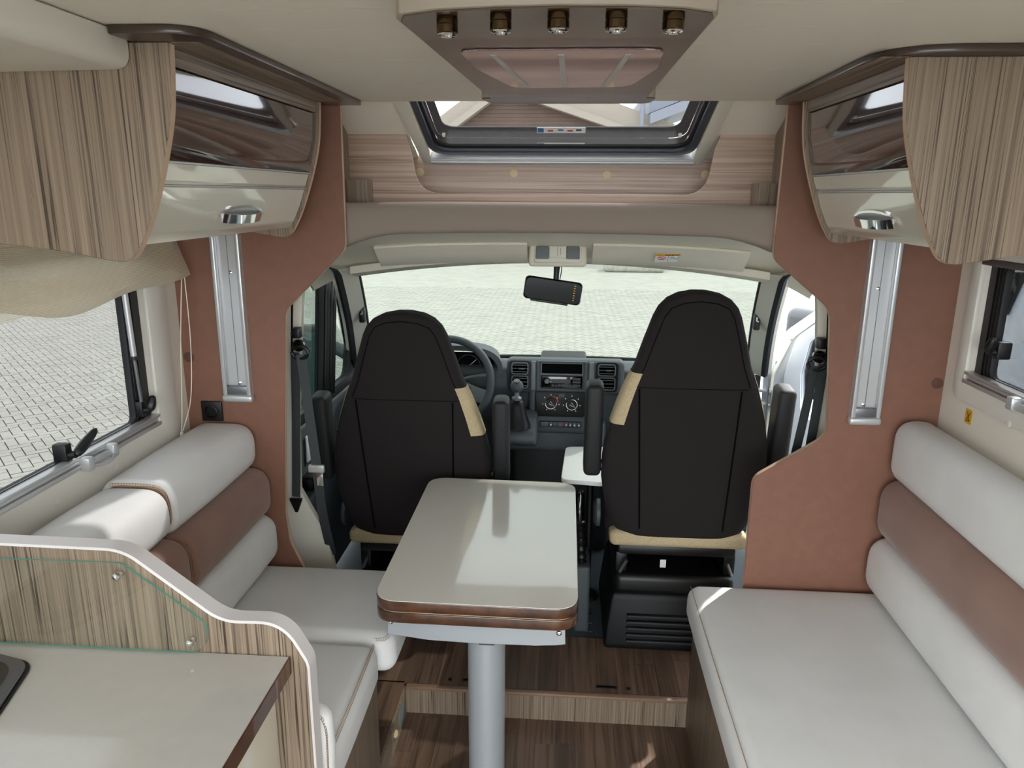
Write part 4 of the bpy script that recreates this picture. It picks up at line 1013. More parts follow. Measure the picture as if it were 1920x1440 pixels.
# ------------------------------------------------------------------ sun visors, dome light, inner mirror
def visor(x0, x1, lab):
    t = thing('sun_visor', ((x0+x1)/2, 2.55, 1.47), lab, 'visor', 'sun visors')
    rows = []
    for i in range(15):
        x = x0+(x1-x0)*i/14; tt = abs(x)/0.75; dz = -0.030*tt**3-0.004; dy = -0.05*tt*tt
        rows.append([(x, 2.555+dy, 1.512+dz), (x, 2.60+dy, 1.480+dz), (x, 2.645+dy, 1.446+dz), (x, 2.652+dy, 1.438+dz), (x, 2.645+dy, 1.431+dz), (x, 2.638+dy, 1.4315+dz), (x, 2.59+dy, 1.466+dz), (x, 2.545+dy, 1.500+dz), (x, 2.545+dy, 1.506+dz)])
    v = MB().loft(rows).build('visor_flap', 'headliner', t)
    xm = (x0+x1)/2+0.04
    MB().rbox(xm-0.012, xm+0.012, 2.594, 2.600, 1.452, 1.4545, 0.001, 1).build('clip_slot', 'seam', v)
    return t
visor(-0.62, -0.10, 'cream sun visor above the driver seat'); v2 = visor(0.125, 0.64, 'cream sun visor with a warning label above the passenger seat')
MV = Matrix.Translation((0.381, 2.5765, 1.4555)) @ Matrix.Rotation(math.radians(-1.5), 4, 'Y') @ Matrix.Rotation(math.radians(143.6), 4, 'X')
def lab_rect(x0, x1, y0, y1, z, nm, m_, par):
    mb = MB(); mb.box(x0, x1, y0, y1, z, z+0.0004); mb.xf(MV); return mb.build(nm, m_, par, smooth=False)
al = lab_rect(-0.044, 0.044, -0.026, 0.026, 0.0, 'airbag_label', 'print_white', v2)
lab_rect(-0.043, 0.043, 0.013, 0.025, 0.0006, 'label_band', 'yellow', al)
lab_rect(-0.0005, 0.0005, -0.025, 0.012, 0.0006, 'label_line', 'ink', al)
text_mesh('AIRBAG', 0.0135, MV @ Matrix.Translation((0.012, 0.019, 0.0013)), 'label_lettering', 'ink', al)
text_mesh('!', 0.011, MV @ Matrix.Translation((-0.030, 0.019, 0.0013)), 'label_lettering', 'ink', al)
mb = MB(); mb.tube([(-0.022+0.013*math.cos(a), 0.0+0.0085*math.sin(a), 0.001) for a in [2*math.pi*i/20 for i in range(20)]], 0.0013, 5, closed=True); mb.tube([(-0.031, 0.006, 0.001), (-0.013, -0.006, 0.001)], 0.0013, 5); mb.xf(MV); mb.build('label_mark', 'red', al)
mb = MB(); mb.tube([(0.010, -0.006, 0.001), (0.010, 0.006, 0.001), (0.018, 0.004, 0.001), (0.020, -0.006, 0.001), (0.032, -0.006, 0.001), (0.034, 0.004, 0.001)], 0.0008, 4); mb.xf(MV); mb.build('label_mark', 'ink', al)
dm = thing('dome_light', (0.005, 2.60, 1.44), 'cream cab dome light above the inner mirror', 'lamp')
DMt = Matrix.Translation((0.005, 2.585, 1.468)) @ Matrix.Rotation(math.radians(90-20), 4, 'X')
def dbox(x0, x1, y0, y1, z0, z1, r, nm, m_, par=dm):
    mb = MB(); mb.rbox(x0, x1, y0, y1, z0, z1, r, 3); mb.xf(DMt); return mb.build(nm, m_, par)
dbox(-0.10, 0.10, -0.045, 0.05, -0.03, -0.004, 0.012, 'console', 'headliner')
dbox(-0.082, 0.082, -0.036, 0.036, -0.01, 0.004, 0.008, 'housing', 'cab_trim')
dbox(-0.076, -0.030, -0.024, 0.022, 0.0, 0.008, 0.006, 'lens', 'dash_light'); dbox(0.030, 0.076, -0.024, 0.022, 0.0, 0.008, 0.006, 'lens', 'dash_light')
sw = dbox(-0.030, 0.030, -0.022, 0.022, 0.0, 0.012, 0.010, 'switch_block', 'cab_trim')
dbox(-0.0005, 0.0005, -0.016, 0.018, 0.0115, 0.0125, 0.0002, 'switch_gap', 'ink', sw); dbox(0.010, 0.011, -0.012, 0.014, 0.0115, 0.0125, 0.0002, 'switch_gap', 'ink', sw)
rm = thing('rear_view_mirror', (-0.008, 2.62, 1.30), 'black inside mirror with a row of small buttons', 'mirror')
MB().rbox(-0.082, 0.082, 2.60, 2.66, 1.436, 1.446, 0.004, 2).build('mount_plate', 'black', rm)
MB().tube(smoothstep_path([(0.004, 2.64, 1.44), (0.002, 2.645, 1.40), (0.0, 2.64, 1.36)], 4), [0.013, 0.013, 0.012, 0.011, 0.0105, 0.010, 0.010, 0.010, 0.010], 10).build('stem', 'black', rm)
MB().tube(smoothstep_path([(0.012, 2.635, 1.438), (0.020, 2.635, 1.41), (0.014, 2.64, 1.37)], 4), 0.0018, 6).build('cable', 'black', rm)
MM = Matrix.Translation((-0.010, 2.620, 1.332)) @ Matrix.Rotation(math.radians(7.5), 4, 'Y')
mb = MB(); mb.rbox(-0.103, 0.103, 0.0, 0.032, -0.042, 0.040, 0.015, 4); mb.xf(MM); hs = mb.build('housing', 'black', rm)
mb = MB(); mb.prism(rrect(-0.098, 0.098, -0.036, 0.036, 0.022), 'y', -0.003, 0.001); mb.xf(MM); mg = mb.build('mirror_glass', 'mirror_dark', rm)
mb = MB(); mb.rbox(-0.075, 0.06, 0.004, 0.028, -0.047, -0.038, 0.003, 2); mb.xf(MM); mb.build('lower_lip', 'black', rm)
for k in range(7):
    mb = MB(); mb.rbox(0.073, 0.079, -0.0036, -0.0028, -0.025+k*0.0085, -0.022+k*0.0085, 0.0003, 1); mb.xf(MM); mb.build('button', 'yellow', mg)
# ------------------------------------------------------------------ dashboard
da = thing('dashboard', (0, 3.1, 0.4), 'dark grey dashboard with centre console below the windscreen', 'dashboard')
DPr = fillet([(3.56, 0.84), (3.30, 0.935), (3.08, 0.975), (3.0, 0.955), (2.985, 0.88), (3.03, 0.70), (3.14, 0.52), (3.32, 0.40), (3.56, 0.40)], [0, 0.1, 0.05, 0.03, 0.05, 0.05, 0.05, 0, 0], 4)
MB().prism(DPr, 'x', -0.80, 0.80).build('dash_body', 'dash', da, bevel=0.01, seg=2)
MB().rbox(-0.198, 0.285, 2.953, 3.035, 0.862, 1.006, 0.022, 4).build('console_top', 'dash', da)
MB().rbox(-0.105, 0.168, 2.950, 3.10, 0.690, 0.885, 0.018, 3).build('console_middle', 'dash', da)
MB().rbox(-0.07, 0.14, 3.24, 3.44, 0.90, 0.948, 0.012, 3).build('top_tray', 'dash_black', da)
MB().rbox(-0.24, 0.22, 2.97, 3.30, 0.60, 0.745, 0.03, 4).build('console_lower', 'dash', da)
MB().rbox(-0.20, 0.26, 3.05, 3.40, 0.10, 0.62, 0.04, 3).build('tunnel', 'dash_black', da)
MB().rbox(0.30, 0.79, 3.0, 3.2, 0.62, 0.86, 0.03, 3).build('glove_box', 'dash', da)
def vent(x0, x1, z0, z1, tab):
    y = 2.951
    o = rrect(x0, x1, z0, z1, 0.012, 4); i = rrect(x0+0.004, x1-0.004, z0+0.004, z1-0.004, 0.009, 4)
    v = MB().frame(o, i, 'y', y-0.007, y+0.004).build('air_vent', 'dash_light', da, bevel=0.001, seg=1)
    MB().prism(i, 'y', y+0.0005, y+0.003).build('vent_back', 'dash_black', v)
    for k in range(3):
        z = z0+(z1-z0)*(k+0.8)/3.6
        MB().rbox(x0+0.004, x1-0.004, y-0.005, y+0.001, z-0.0022, z+0.0022, 0.0008, 1).build('slat', 'dash', v)
    if tab: MB().rbox((x0+x1)/2-0.004, (x0+x1)/2+0.018, y-0.010, y-0.004, (z0+z1)/2-0.003, (z0+z1)/2+0.003, 0.0015, 2).build('vent_tab', 'dash_light', v)
for x0, x1 in ((-0.178, -0.108), (0.176, 0.248)):
    MB().prism(rrect(x0-0.010, x1+0.010, 0.878, 1.002, 0.018), 'y', 2.9515, 2.9535).build('vent_surround', 'dash_black', da)
    vent(x0, x1, 0.945, 0.995, True); vent(x0, x1, 0.886, 0.940, False)
for x0, x1 in ((-0.098, -0.076), (0.138, 0.160)):
    MB().rbox(x0, x1, 2.944, 2.96, 0.878, 1.002, 0.006, 3).build('console_pillar', 'dash_light', da)
MB().frame(rrect(-0.074, 0.134, 0.880, 1.004, 0.008), rrect(-0.060, 0.119, 0.888, 0.999, 0.006), 'y', 2.942, 2.956).build('console_frame', 'dash', da, bevel=0.002)
MB().box(-0.062, 0.121, 2.9535, 2.955, 0.886, 1.001).build('console_back', 'dash_black', da, smooth=False)
ds = MB().frame(rrect(-0.058, 0.117, 0.947, 0.998, 0.005), rrect(-0.053, 0.112, 0.952, 0.994, 0.003), 'y', 2.944, 2.954).build('display_frame', 'dash_light', da, bevel=0.001, seg=1)
MB().box(-0.0535, 0.1125, 2.952, 2.9533, 0.9515, 0.9945).build('display_recess', 'seam', ds, smooth=False)
ra = MB().rbox(-0.055, 0.114, 2.944, 2.9545, 0.892, 0.942, 0.004, 2).build('radio', 'black_gloss', da)
MB().lathe([(0, 0), (0.0105, 0), (0.0105, 0.004), (0.0085, 0.008), (0, 0.008)], (-0.031, 2.944, 0.920), (0, -1, 0), 20).build('volume_knob', 'dash_light', ra)
MB().rbox(-0.012, 0.066, 2.9428, 2.9445, 0.912, 0.930, 0.001, 1).build('radio_display', 'mirror_dark', ra)
for k in range(6):
    MB().rbox(-0.012+k*0.0135, -0.002+k*0.0135, 2.9425, 2.9445, 0.898, 0.905, 0.001, 1).build('radio_button', 'dash', ra)
for k in range(3):
    MB().rbox(0.074, 0.106, 2.9425, 2.9445, 0.900+k*0.013, 0.909+k*0.013, 0.001, 1).build('radio_button', 'dash', ra)
hv = MB().prism(fillet([(-0.080, 0.874), (0.140, 0.874), (0.138, 0.785), (0.12, 0.768), (-0.064, 0.768), (-0.080, 0.785)], 0.008), 'y', 2.944, 2.952).build('heater_panel', 'dash_black', da, bevel=0.002)
for k, (x, z) in enumerate(((-0.013, 0.828), (0.073, 0.825))):
    kn = MB().lathe([(0, 0), (0.0235, 0), (0.0235, 0.006), (0.020, 0.012), (0, 0.012)], (x, 2.944, z), (0, -1, 0), 28).build('heater_knob', 'dash_black', hv)
    MB().tube([(x+0.0225*math.cos(a), 2.932, z+0.0225*math.sin(a)) for a in [2*math.pi*i/28 for i in range(28)]], 0.0013, 6, closed=True).build('knob_ring', 'chrome', kn)
    a = math.radians(-35)
    L_ = [(x-0.006*math.cos(a)-0.006*math.sin(a), z-0.006*math.sin(a)+0.006*math.cos(a)), (x+0.019*math.cos(a), z+0.019*math.sin(a)), (x-0.006*math.cos(a)+0.006*math.sin(a), z-0.006*math.sin(a)-0.006*math.cos(a))]
    MB().tube([(p[0], 2.931, p[1]) for p in L_], 0.0014, 6, closed=True).build('knob_pointer', 'white', kn)
    for j in range(7):
        aa = math.radians(-60+j*50); MB().rbox(x+0.034*math.cos(aa)-0.002, x+0.034*math.cos(aa)+0.002, 2.9432, 2.9442, z+0.034*math.sin(aa)-0.002, z+0.034*math.sin(aa)+0.002, 0.0004, 1).build('dial_mark', 'white', hv)
MB().tube([(-0.013+0.029*math.cos(a), 2.9436, 0.828+0.029*math.sin(a)) for a in [math.radians(5+8*i) for i in range(10)]], 0.0022, 6).build('warm_arc', 'red', hv)
MB().rbox(0.018, 0.042, 2.940, 2.946, 0.850, 0.868, 0.003, 2).build('recirculation_button', 'dash', hv)
br = MB().rbox(-0.058, 0.116, 2.944, 2.952, 0.722, 0.748, 0.005, 2).build('switch_strip', 'dash_black', da)
sx = [-0.056, -0.020, -0.003, 0.013, 0.044, 0.061, 0.078, 0.096]; ex = sx[1:]+[0.114]
for k, (a, b) in enumerate(zip(sx, ex)):
    bt = MB().rbox(a+0.001, b-0.001, 2.9415, 2.946, 0.7245, 0.7455, 0.002, 2).build('switch_button', 'dash', br)
    if k == 3: MB().prism([((a+b)/2-0.005, 0.732), ((a+b)/2+0.005, 0.732), ((a+b)/2, 0.741)], 'y', 2.9408, 2.9418).build('hazard_mark', 'red', bt, smooth=False)
    elif k in (1, 4, 5, 6, 7): MB().rbox((a+b)/2-0.003, (a+b)/2+0.003, 2.9408, 2.9418, 0.731, 0.737, 0.0004, 1).build('switch_mark', 'white', bt)
# instrument hood
rings = []
for j in range(9):
    y = 2.99+0.28*j/8; k = 1-0.15*(j/8); ring = []
    for i in range(19):
        a = math.pi*i/18
        ring.append((-0.45+0.235*k*math.copysign(abs(math.cos(a))**0.6, math.cos(a)), y, 0.915+0.135*(1-0.3*(j/8)**2)*abs(math.sin(a))**0.6))
    for i in range(18, -1, -1):
        a = math.pi*i/18
        ring.append((-0.45+0.215*k*math.copysign(abs(math.cos(a))**0.6, math.cos(a)), y, 0.912+0.118*(1-0.3*(j/8)**2)*abs(math.sin(a))**0.6))
    rings.append(ring)
MB().loft(rings).build('instrument_hood', 'dash', da, ang=50)
ip = MB().box(-0.64, -0.26, 3.03, 3.04, 0.87, 1.015).build('instrument_panel', 'black_gloss', da, smooth=False)
for x in (-0.53, -0.365):
    MB().tube([(x+0.05*math.cos(a), 3.028, 0.955+0.05*math.sin(a)) for a in [2*math.pi*i/30 for i in range(30)]], 0.0012, 5, closed=True).build('gauge_ring', 'dash_light', ip)
    MB().tube([(x-0.03, 3.027, 0.93), (x+0.032, 3.027, 0.985)], 0.0012, 5).build('gauge_needle', 'white', ip)
# gear lever
gl = thing('gear_lever', (-0.146, 2.83, 0.66), 'gear lever with round knob and leather boot beside the steering wheel', 'gear lever')
GP = fillet([(2.99, 0.795), (2.86, 0.785), (2.76, 0.755), (2.745, 0.715), (2.80, 0.685), (2.99, 0.665)], [0, 0.03, 0.03, 0.04, 0.04, 0], 4)
MB().prism(GP, 'x', -0.222, -0.066).build('lever_console', 'dash', gl, bevel=0.012, seg=3)
rings = []
for z, hx, hy, cx in ((0.764, 0.052, 0.062, -0.142), (0.79, 0.046, 0.052, -0.143), (0.815, 0.037, 0.038, -0.144), (0.85, 0.031, 0.030, -0.146), (0.868, 0.025, 0.024, -0.146), (0.872, 0.017, 0.017, -0.146)):
    ring = []
    for i in range(20):
        a = 2*math.pi*i/20; e = 0.75; w_ = 1+0.05*math.sin(a*4+z*60)
        ring.append((cx+hx*w_*math.copysign(abs(math.cos(a))**e, math.cos(a)), 2.815+hy*w_*math.copysign(abs(math.sin(a))**e, math.sin(a)), z))
    rings.append(ring)
MB().loft(rings).build('boot', 'dash_black', gl, ang=60)
MB().lathe([(0, 0), (0.012, 0), (0.019, 0.005), (0.020, 0.013), (0.010, 0.020), (0.008, 0.04), (0, 0.04)], (-0.146, 2.812, 0.870), seg=20).build('lever_collar', 'dash_light', gl)
kb = MB().lathe([(0.0, 0.0)]+[(0.026*math.sin(math.pi*i/12), 0.026-0.026*math.cos(math.pi*i/12)) for i in range(1, 12)]+[(0, 0.052)], (-0.146, 2.808, 0.904), seg=24).build('knob', 'dash', gl)
MB().lathe([(0, 0), (0.013, -0.001), (0.013, 0.002), (0, 0.003)], (-0.146, 2.800, 0.953), (0, -0.35, 1), 18).build('shift_pattern', 'black_gloss', kb)
text_mesh('5', 0.007, Matrix.Translation((-0.146, 2.797, 0.9575)) @ Matrix.Rotation(math.radians(20), 4, 'X'), 'knob_lettering', 'white', kb)
# steering wheel
swh = thing('steering_wheel', (-0.445, 2.93, 0.72), 'dark grey steering wheel in front of the driver seat', 'steering wheel')
SW = Matrix.Translation((-0.445, 2.915, 0.912)) @ Matrix.Rotation(math.radians(62), 4, 'X')   # local z = wheel axis towards the driver
mb = MB(); mb.tube([(0.186*math.cos(a), 0.186*math.sin(a), 0) for a in [2*math.pi*i/48 for i in range(48)]], 0.0165, 12, closed=True); mb.xf(SW); mb.build('rim', 'dash', swh)
mb = MB(); mb.lathe([(0, -0.05), (0.05, -0.05), (0.072, -0.03), (0.068, -0.008), (0.04, 0.004), (0, 0.006)], seg=28); mb.xf(SW); mb.build('hub', 'dash', swh)
for a in (-20, 200, 270):
    ar = math.radians(a); mb = MB()
    mb.tube([(0.05*math.cos(ar), 0.05*math.sin(ar)*0.7, -0.02), (0.12*math.cos(ar), 0.12*math.sin(ar), -0.012), (0.18*math.cos(ar), 0.18*math.sin(ar), 0)], 0.02, flat=(0.030, 0.008, (-math.sin(ar), math.cos(ar), 0))); mb.xf(SW)
    sp = mb.build('spoke', 'dash_light', swh, bevel=0.004)
    if a != 270:
        mb = MB(); mb.rbox(0.085*math.cos(ar)-0.024, 0.085*math.cos(ar)+0.024, 0.085*math.sin(ar)-0.016, 0.085*math.sin(ar)+0.016, -0.010, -0.001, 0.006, 2); mb.xf(SW); mb.build('spoke_switch', 'dash', sp)
mb = MB(); mb.lathe([(0, 0), (0.06, 0), (0.055, -0.20), (0, -0.20)], (0, 0, -0.03), seg=20); mb.xf(SW); mb.build('column', 'dash_black', swh)
MB().tube(smoothstep_path([(-0.40, 2.96, 0.91), (-0.33, 2.955, 0.93), (-0.275, 2.955, 0.935)], 4), [0.007]*6+[0.010, 0.011, 0.008], 10).build('stalk', 'dash_light', swh)
MB().box(-0.95, 0.95, 3.40, 3.56, 0.05, 0.86).build('wall_front', 'dash_black', smooth=False, kind='structure', label='dark bulkhead in the footwell below the dashboard')

# ------------------------------------------------------------------ cab seats
SPROF = [(0.000, 0.190), (0.012, 0.214), (0.04, 0.232), (0.12, 0.255), (0.20, 0.268), (0.27, 0.268), (0.33, 0.262), (0.40, 0.248), (0.47, 0.228), (0.536, 0.206), (0.60, 0.180), (0.68, 0.157), (0.76, 0.132), (0.79, 0.118), (0.815, 0.095), (0.830, 0.066), (0.838, 0.030)]
def sprof(h):
    for (a, wa), (b, wb) in zip(SPROF, SPROF[1:]):
        if a <= h <= b: return wa+(wb-wa)*(h-a)/(b-a)
    return SPROF[-1][1]
def cab_seat(cx, yb, zb, k, lab):
    t = thing('captain_chair', (cx, yb+0.3, 0.1), lab, 'chair', 'captain chairs of the cab')
    def yrear(h): return yb-0.125*h
    def dep(h): return 0.075-0.030*h
    def pt(h, a, off=0.0, e=0.52):
        w = sprof(h)*k+off; d = min(dep(h), 0.02+sprof(h)*0.7)+off; ca, sa = math.cos(a), math.sin(a)
        return Vector((cx+w*math.copysign(abs(ca)**e, ca), yrear(h)+dep(h)+d*math.copysign(abs(sa)**e, sa), zb+h))
    N = 40
    hs = sorted(set([p[0] for p in SPROF]+[0.838*i/34 for i in range(35)]))
    MB().loft([[pt(h, 2*math.pi*i/N) for i in range(N)] for h in hs]).build('backrest', 'seat_cloth', t, ang=60)
    # beige fabric inserts on the flanks
    for s in (-1, 1):
        rows = []
        for j in range(9):
            h = 0.405+0.175*j/8
            rows.append([pt(h, (0 if s > 0 else math.pi)-s*math.radians(-30+((76 if s*cx < 0 else 46)/7)*i), 0.0022) for i in range(8)])
        mb = MB().loft(rows, caps=False, closed=False)
        mb.build('side_insert', 'seat_beige', t)
    # seams and piping on the back
    def back(x, h): # point on the rear surface
        w = sprof(h)*k; u = max(-0.999, min(0.999, (x-cx)/w)); ca = abs(u)**(1/0.52); sa = math.sqrt(max(0, 1-ca*ca))**0.52
        d = min(dep(h), 0.02+sprof(h)*0.7)
        return Vector((x, yrear(h)+dep(h)-d*sa-0.0004, zb+h))
    def seam(pts, r=0.0016):
        P = [back(cx+x*k, h) for x, h in pts]
        MB().tube(P, r, 6).build('seam', 'seam', t)
    seam([(-0.195+0.39*i/12, 0.535) for i in range(13)], 0.0011)
    seam([(-0.165+0.03*i/14, 0.53-0.50*i/14) for i in range(15)], 0.0030); seam([(0.150-0.01*i/14, 0.53-0.50*i/14) for i in range(15)], 0.0030)
    seam([((-(sprof(0.54+0.22*i/10)-0.028)), 0.54+0.22*i/10) for i in range(11)]+[(-0.085, 0.790), (-0.05, 0.806), (0.0, 0.812), (0.05, 0.806), (0.085, 0.790)]+[((sprof(0.76-0.22*i/10)-0.028), 0.76-0.22*i/10) for i in range(11)], 0.0016)
    # seat cushion and beige rear band
    cushion(MB(), cx-0.245*k, cx+0.245*k, yb+0.05, yb+0.56, zb-0.045, zb+0.10, 0.05, 0.01, (14, 14, 8)).build('seat_cushion', 'seat_cloth', t)
    cushion(MB(), cx-0.232*k, cx+0.232*k, yb+0.005, yb+0.09, zb-0.045, zb+0.012, 0.022, 0, (14, 8, 8)).build('rear_band', 'seat_beige', t)
    MB().rbox(cx-0.20*k, cx+0.20*k, yb+0.03, yb+0.50, zb-0.085, zb-0.047, 0.01, 2).build('seat_frame', 'black', t)
    for s in (-1, 1):
        MB().rbox(cx+s*0.185*k-0.02, cx+s*0.185*k+0.02, yb+0.05, yb+0.45, zb-0.16, zb-0.085, 0.006, 2).build('slide_rail', 'black', t)
        MB().tube([(cx+s*0.17*k, yb+0.02, zb-0.10), (cx+s*0.19*k, yb+0.03, zb-0.15)], 0.006, 8).build('frame_bolt', 'alu_dark', t)
        # raised armrest
        xa = cx+s*(0.300*k); ya = yb-0.005
        M_ = Matrix.Translation((xa, ya, zb+0.24)) @ Matrix.Rotation(math.radians(6), 4, 'X')
        mb = MB(); mb.rbox(-0.029, 0.029, -0.005, 0.085, -0.03, 0.29, 0.018, 4); mb.xf(M_); a = mb.build('armrest', 'rubber', t)
        MB().tube([(xa-s*0.06, ya+0.04, zb+0.24), (xa, ya+0.04, zb+0.24)], 0.02, 12).build('armrest_pivot', 'black', a)
    # turntable tray and pedestal
    z0 = zb-0.16
    MB().rbox(cx-0.205*k, cx+0.205*k, yb+0.025, yb+0.46, z0-0.075, z0, 0.022, 4).build('turntable', 'black', t)
    r = []
    for z, g in ((0.0925, 0.0), (0.12, 0.0), (z0-0.10, 0.02), (z0-0.075, 0.03)):
        r.append([(cx-0.235*k+g, yb+0.02+g*0.8, z), (cx+0.235*k-g, yb+0.02+g*0.8, z), (cx+0.235*k-g, yb+0.46, z), (cx-0.235*k+g, yb+0.46, z)])
    ped = MB().loft(r).build('pedestal', 'dash_black', t, bevel=0.012, seg=2)
    for j in range(5):
        zz = 0.125+j*0.024
        MB().rbox(cx-0.16*k, cx+0.21*k, yb+0.010+0.001*j, yb+0.030+0.001*j, zz, zz+0.014, 0.004, 2).build('louvre', 'rubber', ped)
    MB().rbox(cx-0.055, cx-0.035, yb+0.024, yb+0.0255, zb-0.125, zb-0.095, 0.0005, 1).build('care_tag', 'print_white', t)
    # recline knob
    MB().lathe([(0, 0), (0.048, 0), (0.048, 0.012), (0.036, 0.022), (0, 0.022)], (cx-0.262*k, yb+0.12, zb+0.03), (-1, 0, 0), 28).build('recline_knob', 'dash', t)
    return t
cab_seat(-0.498, 2.455, 0.445, 1.065, 'dark captain chair on the driver side, in front of the steering wheel')
cab_seat(0.437, 2.315, 0.545, 1.0, 'dark captain chair on the passenger side, next to the open cab door')
# hand brake between the seats
hbk = thing('hand_brake', (0.12, 2.50, 0.092), 'hand brake with black ribbed boot beside the right captain chair', 'hand brake')
MB().rbox(0.095, 0.150, 2.43, 2.60, 0.0925, 0.36, 0.012, 3).build('brake_base', 'dash', hbk)
MB().lathe([(0, 0), (0.045, 0), (0.045, 0.012), (0.03, 0.02), (0, 0.02)], (0.095, 2.47, 0.355), (-1, 0, 0.1), 24).build('side_cover', 'dash', hbk)
P = smoothstep_path([(0.118, 2.47, 0.36), (0.113, 2.475, 0.44), (0.108, 2.49, 0.515)], 14)
MB().tube(P, [0.017+0.0035*math.sin(i*1.5) for i in range(len(P))], 12).build('ribbed_boot', 'black', hbk)
MB().tube(smoothstep_path([(0.108, 2.49, 0.51), (0.106, 2.50, 0.56), (0.108, 2.51, 0.625)], 5), [0.014, 0.015, 0.017, 0.018, 0.018, 0.018, 0.018, 0.017, 0.016, 0.014, 0.01], 12).build('grip', 'black_gloss', hbk)
# small white side table by the passenger seat
stb = thing('side_table', (0.15, 2.65, 0.10), 'small white side table plate beside the right captain chair', 'table')
MB().prism(fillet([(0.035, 2.475), (0.19, 2.455), (0.215, 2.84), (0.052, 2.83)], [0.03, 0.02, 0.02, 0.035], 6), 'z', 0.662, 0.680).build('table_plate', 'white', stb, bevel=0.004, seg=2)
MB().tube([(0.15, 2.70, 0.66), (0.15, 2.70, 0.093)], 0.014, 12).build('support_post', 'black', stb)
MB().lathe([(0, 0), (0.05, 0), (0.04, 0.012), (0, 0.012)], (0.15, 2.70, 0.0925), seg=20).build('post_foot', 'black', stb)
MB().lathe([(0, 0), (0.026, 0), (0.02, 0.05), (0, 0.05)], (-0.742, 2.335, 0.10), seg=4).build('green_tag', 'green', label='small green folded tag at the foot of the driver door pillar', cat='tag', smooth=False)
# ------------------------------------------------------------------ outdoors
ZG = -0.80
gr = thing('ground', (0, 10, ZG), 'sunlit pale paving around the vehicle', kind='structure')
MB().box(-60, 60, -20, 90, ZG-0.1, ZG-0.012).build('bedding', 'joint', gr, smooth=False)
c45 = math.sqrt(0.5)
def herring(x0, x1, y0, y1):
    out = []
    W = 0.1
    def rot(u, w): return ((u-w)*c45*W, (u+w)*c45*W)
    R_ = int((max(abs(x0), abs(x1))+max(abs(y0), abs(y1)))/W)
    ja, jb = int(x0/(4*c45*W))-2, int(x1/(4*c45*W))+2
    ia, ib = int(y0/(2*c45*W))-3, int(y1/(2*c45*W))+3
    for j in range(ja, jb):
        for i in range(ia, ib):
            ox, oy = i+2*j, i-2*j
            for v in (0, 1):
                cu, cw = (ox+1, oy+0.5) if v == 0 else (ox+0.5, oy+2)
                X, Y = rot(cu, cw)
                if x0 <= X <= x1 and y0 <= Y <= y1: out.append((X, Y, v))
    return out
def inpoly(p, poly):
    r = False
    for (x0, y0), (x1, y1) in zip(poly, poly[1:]+poly[:1]):
        if (y0 > p[1]) != (y1 > p[1]) and p[0] < (x1-x0)*(p[1]-y0)/(y1-y0)+x0: r = not r
    return r
LWIN = [(-40, 600), (260, 530), (300, 790), (-40, 960)]
WIND = [(670, 500), (1060, 478), (1440, 510), (1420, 700), (690, 700)]
LDOOR = [(540, 540), (640, 500), (670, 800), (540, 800)]
RDOOR = [(1400, 510), (1570, 510), (1570, 850), (1400, 850)]
vis = []
for X, Y, v in herring(-12.5, 8.0, 2.5, 20.0):
    p = project((X, Y, ZG))
    if p is None: continue
    if inpoly(p, LWIN): vis.append(((X*X+Y*Y), X, Y, v, 0))
    elif inpoly(p, WIND) or inpoly(p, LDOOR) or inpoly(p, RDOOR): vis.append(((X*X+Y*Y), X, Y, v, 1))
vis.sort()
def brick_mesh(v):
    mb = MB(); ang = math.radians(45 if v == 0 else 135)
    mb.box(-0.0950, 0.0950, -0.0450, 0.0450, -0.06, 0.0)
    mb.xf(Matrix.Rotation(ang, 4, 'Z'))
    return mb
me_b = []
for v in (0, 1):
    o = brick_mesh(v).build('paving_brick', 'paver', gr, smooth=False); me_b.append(o)
    m_ = Matrix.Translation((0, 10, ZG)); o.data.transform(m_)
n_ind = 0; stuff = MB(); cnt = {0: 0, 1: 0}
near = [b for b in vis if b[4] == 0][:300]; rest = [b for b in vis if b[4] == 1]+[b for b in vis if b[4] == 0][300:]
for k, (d, X, Y, v, g) in enumerate(near):
    if cnt[v] == 0: o = me_b[v]
    else:
        o = me_b[v].copy(); COL.objects.link(o); o.parent = gr
    cnt[v] += 1
    o.location = (X, Y-10, random.uniform(-0.002, 0.002))
V = []; F = []
for d, X, Y, v, g in rest:
    a = math.radians(45 if v == 0 else 135); ca, sa = math.cos(a), math.sin(a); b = len(V); dz = random.uniform(-0.002, 0.002)
    for z in (ZG-0.012, ZG+dz):
        for u, w in ((-0.0950, -0.0450), (0.0950, -0.0450), (0.0950, 0.0450), (-0.0950, 0.0450)):
            V.append((X+u*ca-w*sa, Y-10+u*sa+w*ca, z-ZG))
    F += [(b+4, b+5, b+6, b+7)]+[(b+i, b+(i+1) % 4, b+4+(i+1) % 4, b+4+i) for i in range(4)]
me = bpy.data.meshes.new('paving_bricks'); me.from_pydata(V, [], F); me.materials.append(MATS['paver'])
ps = bpy.data.objects.new('paving_bricks', me); COL.objects.link(ps); ps.parent = gr; ps['kind'] = 'stuff'
# far field of the yard
far = MB(); far.box(-60, 60, 20.0, 90, ZG-0.012, ZG-0.001); far.build('far_paving', 'paver', gr, smooth=False)
sb_ = MB(); sb_.rbox(1.35, 3.35, 24.8, 25.8, ZG, ZG+0.42, 0.12, 3); sb_.build('stone_block', 'stone', label='rough pale stone block lying on the paved yard', cat='stone')

